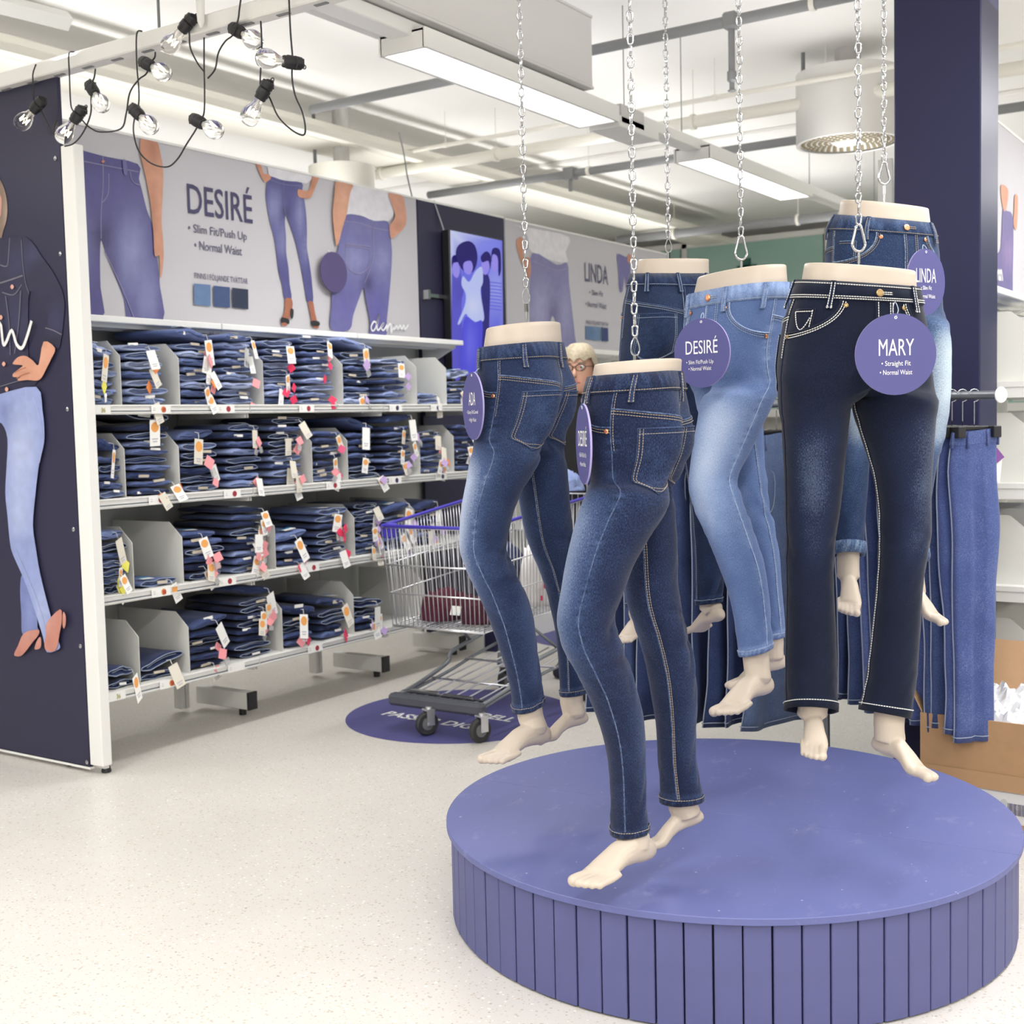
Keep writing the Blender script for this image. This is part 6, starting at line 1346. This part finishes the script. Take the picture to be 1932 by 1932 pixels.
HD = [denim('hanging_denim_bright', (.028, .045, .14), (.070, .100, .26), (.26, .32, .55), .3, False, .2), denim('hanging_denim_dark', (.010, .016, .05), (.030, .048, .13), (.11, .155, .30), .3, False, .3), denim('hanging_denim_grey', (.03, .05, .12), (.085, .125, .24), (.22, .28, .42), .3, False, .2)]
q0, q1 = at(1888, 745, 3.60), at(1555, 750, 4.30); rack(q0, q1, 'grey hanging rail with jeans on clip hangers before the dark pillar'); dr = (q1-q0)/np.linalg.norm(q1-q0)
ux = np.cross(ZUP, dr); ux = ux if ux@RH > 0 else -ux
ux = ux*math.cos(.25)-dr*math.sin(.25)*(1 if (dr@FH) > 0 else -1); ux[2] = 0; ux /= np.linalg.norm(ux)
L_ = np.linalg.norm(q1-q0)
for i, s in enumerate((.10, .146, .188, .232, .275, .32, .365, .41, .46, .51, .57, .63, .70)):
    hanging(q0+dr*s, ux, .138 if i == 0 else .145, .93-.012*(i % 3), HD[0 if i in (0, 1, 4, 7, 9) else 1], ('distressed bright blue jeans with a purple tag, frontmost on the right rail' if i == 0 else 'folded blue jeans hanging %s from the front on the right rail' % ORD[i]), 'jeans hanging on the right rail', seed=i*3.3, hem_w=.118, tagc=(i == 0))
r0, r1 = at(1520, 762, 4.28), at(1150, 764, 4.55); rack(r0, r1, 'hanging rail with dark jeans behind the light blue mannequin'); dr = (r1-r0)/np.linalg.norm(r1-r0)
ux2 = RH*.80+FH*.60; ux2 /= np.linalg.norm(ux2)
for i in range(10):
    s = .10+.062*i
    hanging(r0+dr*s, ux2*(.98 if i % 2 else 1), .31, 1.015-.015*(i % 2), HD[2 if i == 0 else 1], ('washed grey blue jeans, rightmost on the rear rail' if i == 0 else 'dark flared jeans hanging %s from the right on the rear rail' % ORD[i]), 'jeans hanging on the rear rail', full=True, seed=20+i*2.7, hem_w=.36, flare=1.06)
# ---------------------------------------------------------------- cartons
def carton(c, d, rz, mt, label, open_=False, flap=False):
    t = thing('cardboard_box', c, label, 'box'); cc, s = math.cos(rz), math.sin(rz); fr = [(cc, s, 0), (-s, cc, 0), (0, 0, 1)]; F = np.array(fr); w = .005
    P = lambda x, y, z: np.array(c)+F.T@V(x, y, z)
    for nm, cx, cy, sx, sy in (('front_wall', 0, -d[1]/2+w/2, d[0], w), ('back_wall', 0, d[1]/2-w/2, d[0], w), ('left_wall', -d[0]/2+w/2, 0, w, d[1]-2*w), ('right_wall', d[0]/2-w/2, 0, w, d[1]-2*w)):
        MB().box(P(cx, cy, d[2]/2), (sx, sy, d[2]), fr=fr).build(nm, mt, t)
    MB().box(P(0, 0, .004), (d[0]-2*w, d[1]-2*w, .006), fr=fr).build('bottom', M['card_in'], t)
    if not open_: MB().box(P(0, -d[1]/4, d[2]+.003), (d[0], d[1]/2-.001, .005), fr=fr).build('flap', mt, t); MB().box(P(0, d[1]/4, d[2]+.003), (d[0], d[1]/2-.001, .005), fr=fr).build('flap', mt, t)
    return t, P, fr
rz = math.radians(-4); bx, by = -.628, 4.03
low, P, fr = carton((bx+.03, by, 0), (.72, .40, .135), rz, M['boxwhite'], 'white printed carton with a barcode at the bottom of the box pile')
for nm in ('base_strip',): MB().box(P(0, -.2015, .022), (.722, .003, .044), fr=fr).build(nm, M['card_box'], low)
pb = on(1913, 1535, 1, by-.23)
F = np.array(fr); xb = (F@(pb-np.array([bx+.03, by, 0])))[0]
bc = MB()
for i in range(14): bc.box(P(xb-.028+i*.0042, -.2010, .088), (.0012+.0016*((i*7) % 3)/2, .002, .034), fr=fr)
k = bc.build('barcode', M['inkgrey'], low); k['kind'] = 'stuff'
lg = MB()
for i, x in enumerate((-.25, -.20, -.16)): lg.lathe([(.012-.002*i, 0), (.012-.002*i, .0008)], P(x, -.2008, .115-.01*i), -F[1], 14)
k = lg.build('faint_print', mat('faint_print', (.5, .5, .5), .8), low); k['kind'] = 'stuff'
up, P, fr = carton((bx, by+.01, .142), (.84, .42, .205), rz, M['card_box'], 'open brown carton full of clear plastic bags beside the pedestal', True)
MB().box(P(.0, -.212, .022), (.84, .0012, .05), fr=fr).build('clear_tape', mat('clear_tape', (.46, .285, .155), .15), up)
a, b = P(-.42, -.20, .205), P(-.42, .20, .205); o_ = V(-.02, 0, 0)
for nm, q, r, ds in (('left_flap', P(-.42, -.2, .205), P(-.42, .2, .205), F.T@V(-.05, .0, .10)), ('back_flap', P(-.42, .21, .205), P(.42, .21, .205), F.T@V(0, .07, .16)), ('right_flap', P(.42, -.2, .205), P(.42, .2, .205), F.T@V(.1, 0, -.06))):
    nn = np.cross(r-q, ds); nn = nn/np.linalg.norm(nn)*.004
    MB().add([q, r, r+ds, q+ds, q+nn, r+nn, r+ds+nn, q+ds+nn], [(0, 1, 2, 3), (7, 6, 5, 4), (0, 4, 5, 1), (1, 5, 6, 2), (2, 6, 7, 3), (3, 7, 4, 0)]).build(nm, M['card_in'], up)
G = []
for i in range(34):
    row = []
    for k in range(60):
        x, y = -.405+.81*k/59, -.195+.39*i/33; q = abs(noise.noise((x*22, y*22, 1)))*.05+abs(noise.noise((x*55, y*55, 4)))*.022
        edge = min(1, min(x+.41, .41-x, y+.2, .2-y)/.05); row.append(P(x, y, .165+.035*edge+q*edge*1.25+.03*edge*noise.noise((x*5, y*5, 7))))
    G.append(row)
pm = mat('crumpled_clear_plastic', (.82, .83, .86), .16, spec=.6, trans=.25)
tag(MB().grid(G).build('plastic_bags', pm, org=P(0, 0, .17), smooth=False), 'crumpled clear plastic bags heaped in the open brown carton', 'plastic bags', kind='stuff')
bb, P2, fr2 = carton((-.44, 4.62, 0), (.5, .34, .50), math.radians(-12), M['card_box'], 'second brown carton with raised flaps behind the open carton', True)
q, r = P2(-.25, -.17, .5), P2(-.25, .17, .5); ds = V(-.02, 0, .09); MB().add([q, r, r+ds, q+ds, q+V(.004, 0, 0), r+V(.004, 0, 0), r+ds+V(.004, 0, 0), q+ds+V(.004, 0, 0)], [(0, 1, 2, 3), (7, 6, 5, 4), (0, 4, 5, 1), (1, 5, 6, 2), (2, 6, 7, 3), (3, 7, 4, 0)]).build('flap', M['card_in'], bb)
# ---------------------------------------------------------------- right-hand shelving run, seen end-on past the pillar
RX, RB, RY = -.875, -1.33, 4.56
rb = [bay(RY, RY+.9, 'white shelving bay at the right edge beyond the pillar', LIP, xf=RX, xb=RB, flip=1), bay(RY+.905, RY+1.80, 'second right-hand shelving bay behind the first, mostly hidden', LIP, xf=RX, xb=RB, flip=1)]
for b_, y in ((rb[0], RY+.05), (rb[1], RY+.97), (rb[1], RY+1.75)): base_leg(b_, y, xf=RX-.12, xb=RB)
for lv in range(4):
    for i, y in enumerate((RY+.06, RY+.38, RY+.70)): divider(y, LIP[lv]+LH, 'pale steel divider, %s from the front on the %s right-hand shelf' % (ORD[i], SHN[lv]), RX, RB, 1)
for lv, i, cnt, dk in ((0, 0, 6, 1), (0, 1, 7, 1), (1, 0, 2, 2), (1, 1, 4, 2), (2, 0, 5, 2), (2, 1, 6, 1), (3, 1, 3, 2)):
    y = RY+.22+.32*i; z = LIP[lv]+LH
    for k in range(cnt): fold_one((RX-.035, y, z+k*.0348), math.pi/2+R_.uniform(-.04, .04), dk if k % 3 else min(3, dk+1), R_.randrange(7), 'folded jeans, %s from the bottom in the %s right-hand stack, %s shelf' % (ORD[k], ('front', 'middle')[i], SHN[lv]), 'folded jeans on the right shelves', (1.1, 1, 1), [('hot', .05, .01, .2)] if k == cnt-1 and lv == 0 else [], R_.choice((None, 'patch')))
b4 = banner('photo_banner', RY+.02, 6.35, 1.75, 2.46, 'narrow-looking pale banner with a dark jeans print right of the pillar', M['banner'], x=-1.20)
for pr_x in (0,):
    p = Print(b4, 0, -1.20, 1, (1780, 300, 4.2))
    p.poly('jeans_print', [(470, 400), (500, 410), (545, 440), (555, 600), (550, 900), (545, 1130), (500, 1140), (430, 1100), (425, 780), (455, 700)], (.13, .11, .26), [(520, 760, 40, 120, (.26, .18, .36), .7)])
    p.poly('arm_print', [(458, 205), (510, 235), (510, 330), (490, 415), (470, 380), (458, 300)], SK); p.poly('arm_print', [(565, 290), (590, 300), (588, 450), (578, 560), (555, 520), (560, 400)], SK)
    for xx in (440, 452, 464): p.line('script_lettering', [(xx-14, 960), (xx-6, 880), (xx+6, 965)], .012, (.8, .8, .82))
# ---------------------------------------------------------------- string lights over the beam
sl_ = thing('string_light', on(300, 200, 1, BY), 'black festoon cable with clear bulbs looped over the slotted beam', 'string light')
def gpt(x, y, dy=0.): return on(x, y, 1, BY-.02+dy*.6)
# every bulb: socket px, bulb tip px (crop frame), depth shift
SB = [((72, 198), (40, 233), 0), ((148, 216), (120, 256), -.03), ((174, 168), (192, 198), .02), ((278, 121), (335, 152), -.02), ((258, 212), (297, 252), -.05), ((374, 229), (427, 257), -.03), ((354, 44), (320, 86), .0), ((448, 58), (497, 86), .03), ((499, 170), (473, 217), -.04), ((552, 118), (528, 113), .0)]
gl = mat('clear_bulb_glass', (1, 1, 1), .02, trans=1, spec=.5); gl.node_tree.nodes['Principled BSDF'].inputs['IOR'].default_value = 1.25
fil = mat('lit_filament', (1, .85, .6), .5, emit=14)
for i, (a, b, dy) in enumerate(SB):
    A, B = gpt(*a, dy), gpt(*b, dy-.03 if i < 9 else dy-.05); d = B-A
    if i == 9: d = V(-.25, -.75, -.02)
    d /= np.linalg.norm(d); k = 1.0
    so = MB().lathe([(.012, -.030), (.019, -.028), (.021, -.008), (.018, -.004), (.0205, -.002), (.0205, .018), (.018, .022), (.018, .030), (.0155, .033)], A, d, 18).box(A-d*.018, (.030, .026, .026)).build('lamp_socket', M['black'], sl_, smooth='auto')
    u = np.cross(d, V(0, 1, 0)); u /= np.linalg.norm(u)
    MB().tube([A-d*.034+u*.008+(u*math.cos(t)+d*math.sin(t))*.0065*1.0-d*.004 for t in np.linspace(0, 2*math.pi, 13)[:-1]], .0018, 6, closed=True).build('hanging_eye', M['black'], so)
    bu = MB().lathe([(.0125, .030), (.0135, .038), (.0155, .046), (.0225, .060), (.0285, .076), (.0300, .088), (.0285, .101), (.023, .112), (.012, .1185), (.001, .1200)], A, d, 28).build('bulb', gl, sl_, smooth=True)
    MB().tube([A+d*.030, A+d*.062], .004, 8).build('stem', M['card'], bu); w = np.cross(d, u); P = []
    for j in range(13): P.append(A+d*(.066+(.022 if j % 2 else 0))+(u*math.cos(j*.5)+w*math.sin(j*.5))*.011)
    MB().tube(P, .0008, 5).build('filament', fil, bu)
CB = [[(68, 121), (62, 140), (63, 165), (64, 190), (74, 203), (83, 220), (96, 245), (102, 255), (102, 240), (108, 225)],
      [(140, 98), (130, 102), (131, 140), (133, 190), (137, 208), (150, 220), (157, 229), (170, 241), (190, 249), (228, 243), (238, 215), (245, 175), (262, 150), (276, 139), (285, 118), (292, 108), (293, 98)],
      [(180, 130), (178, 145), (174, 158), (172, 185), (171, 215), (158, 248), (140, 270), (122, 276)],
      [(268, 59), (258, 64), (258, 120), (262, 170), (261, 200), (254, 222), (252, 250), (262, 285), (285, 308), (315, 315), (335, 300), (352, 272), (368, 247), (378, 228), (385, 212), (386, 170), (385, 120), (385, 71)],
      [(352, 34), (357, 62), (359, 90), (372, 118), (385, 135)],
      [(455, -5), (452, 15), (449, 38), (440, 65), (425, 78), (412, 100), (406, 130), (392, 148)],
      [(492, 40), (494, 90), (491, 158), (498, 168), (510, 187), (525, 220), (550, 245), (572, 255), (576, 240), (570, 210), (557, 180), (551, 145), (552, 110), (548, 60), (545, -8)]]
for i, c in enumerate(CB):
    MB().tube(smooth_path([gpt(x, y, -.012*math.sin(j*.9)) for j, (x, y) in enumerate(c)], 5), .0028, 6).build('cable', M['black'], sl_, smooth=True)
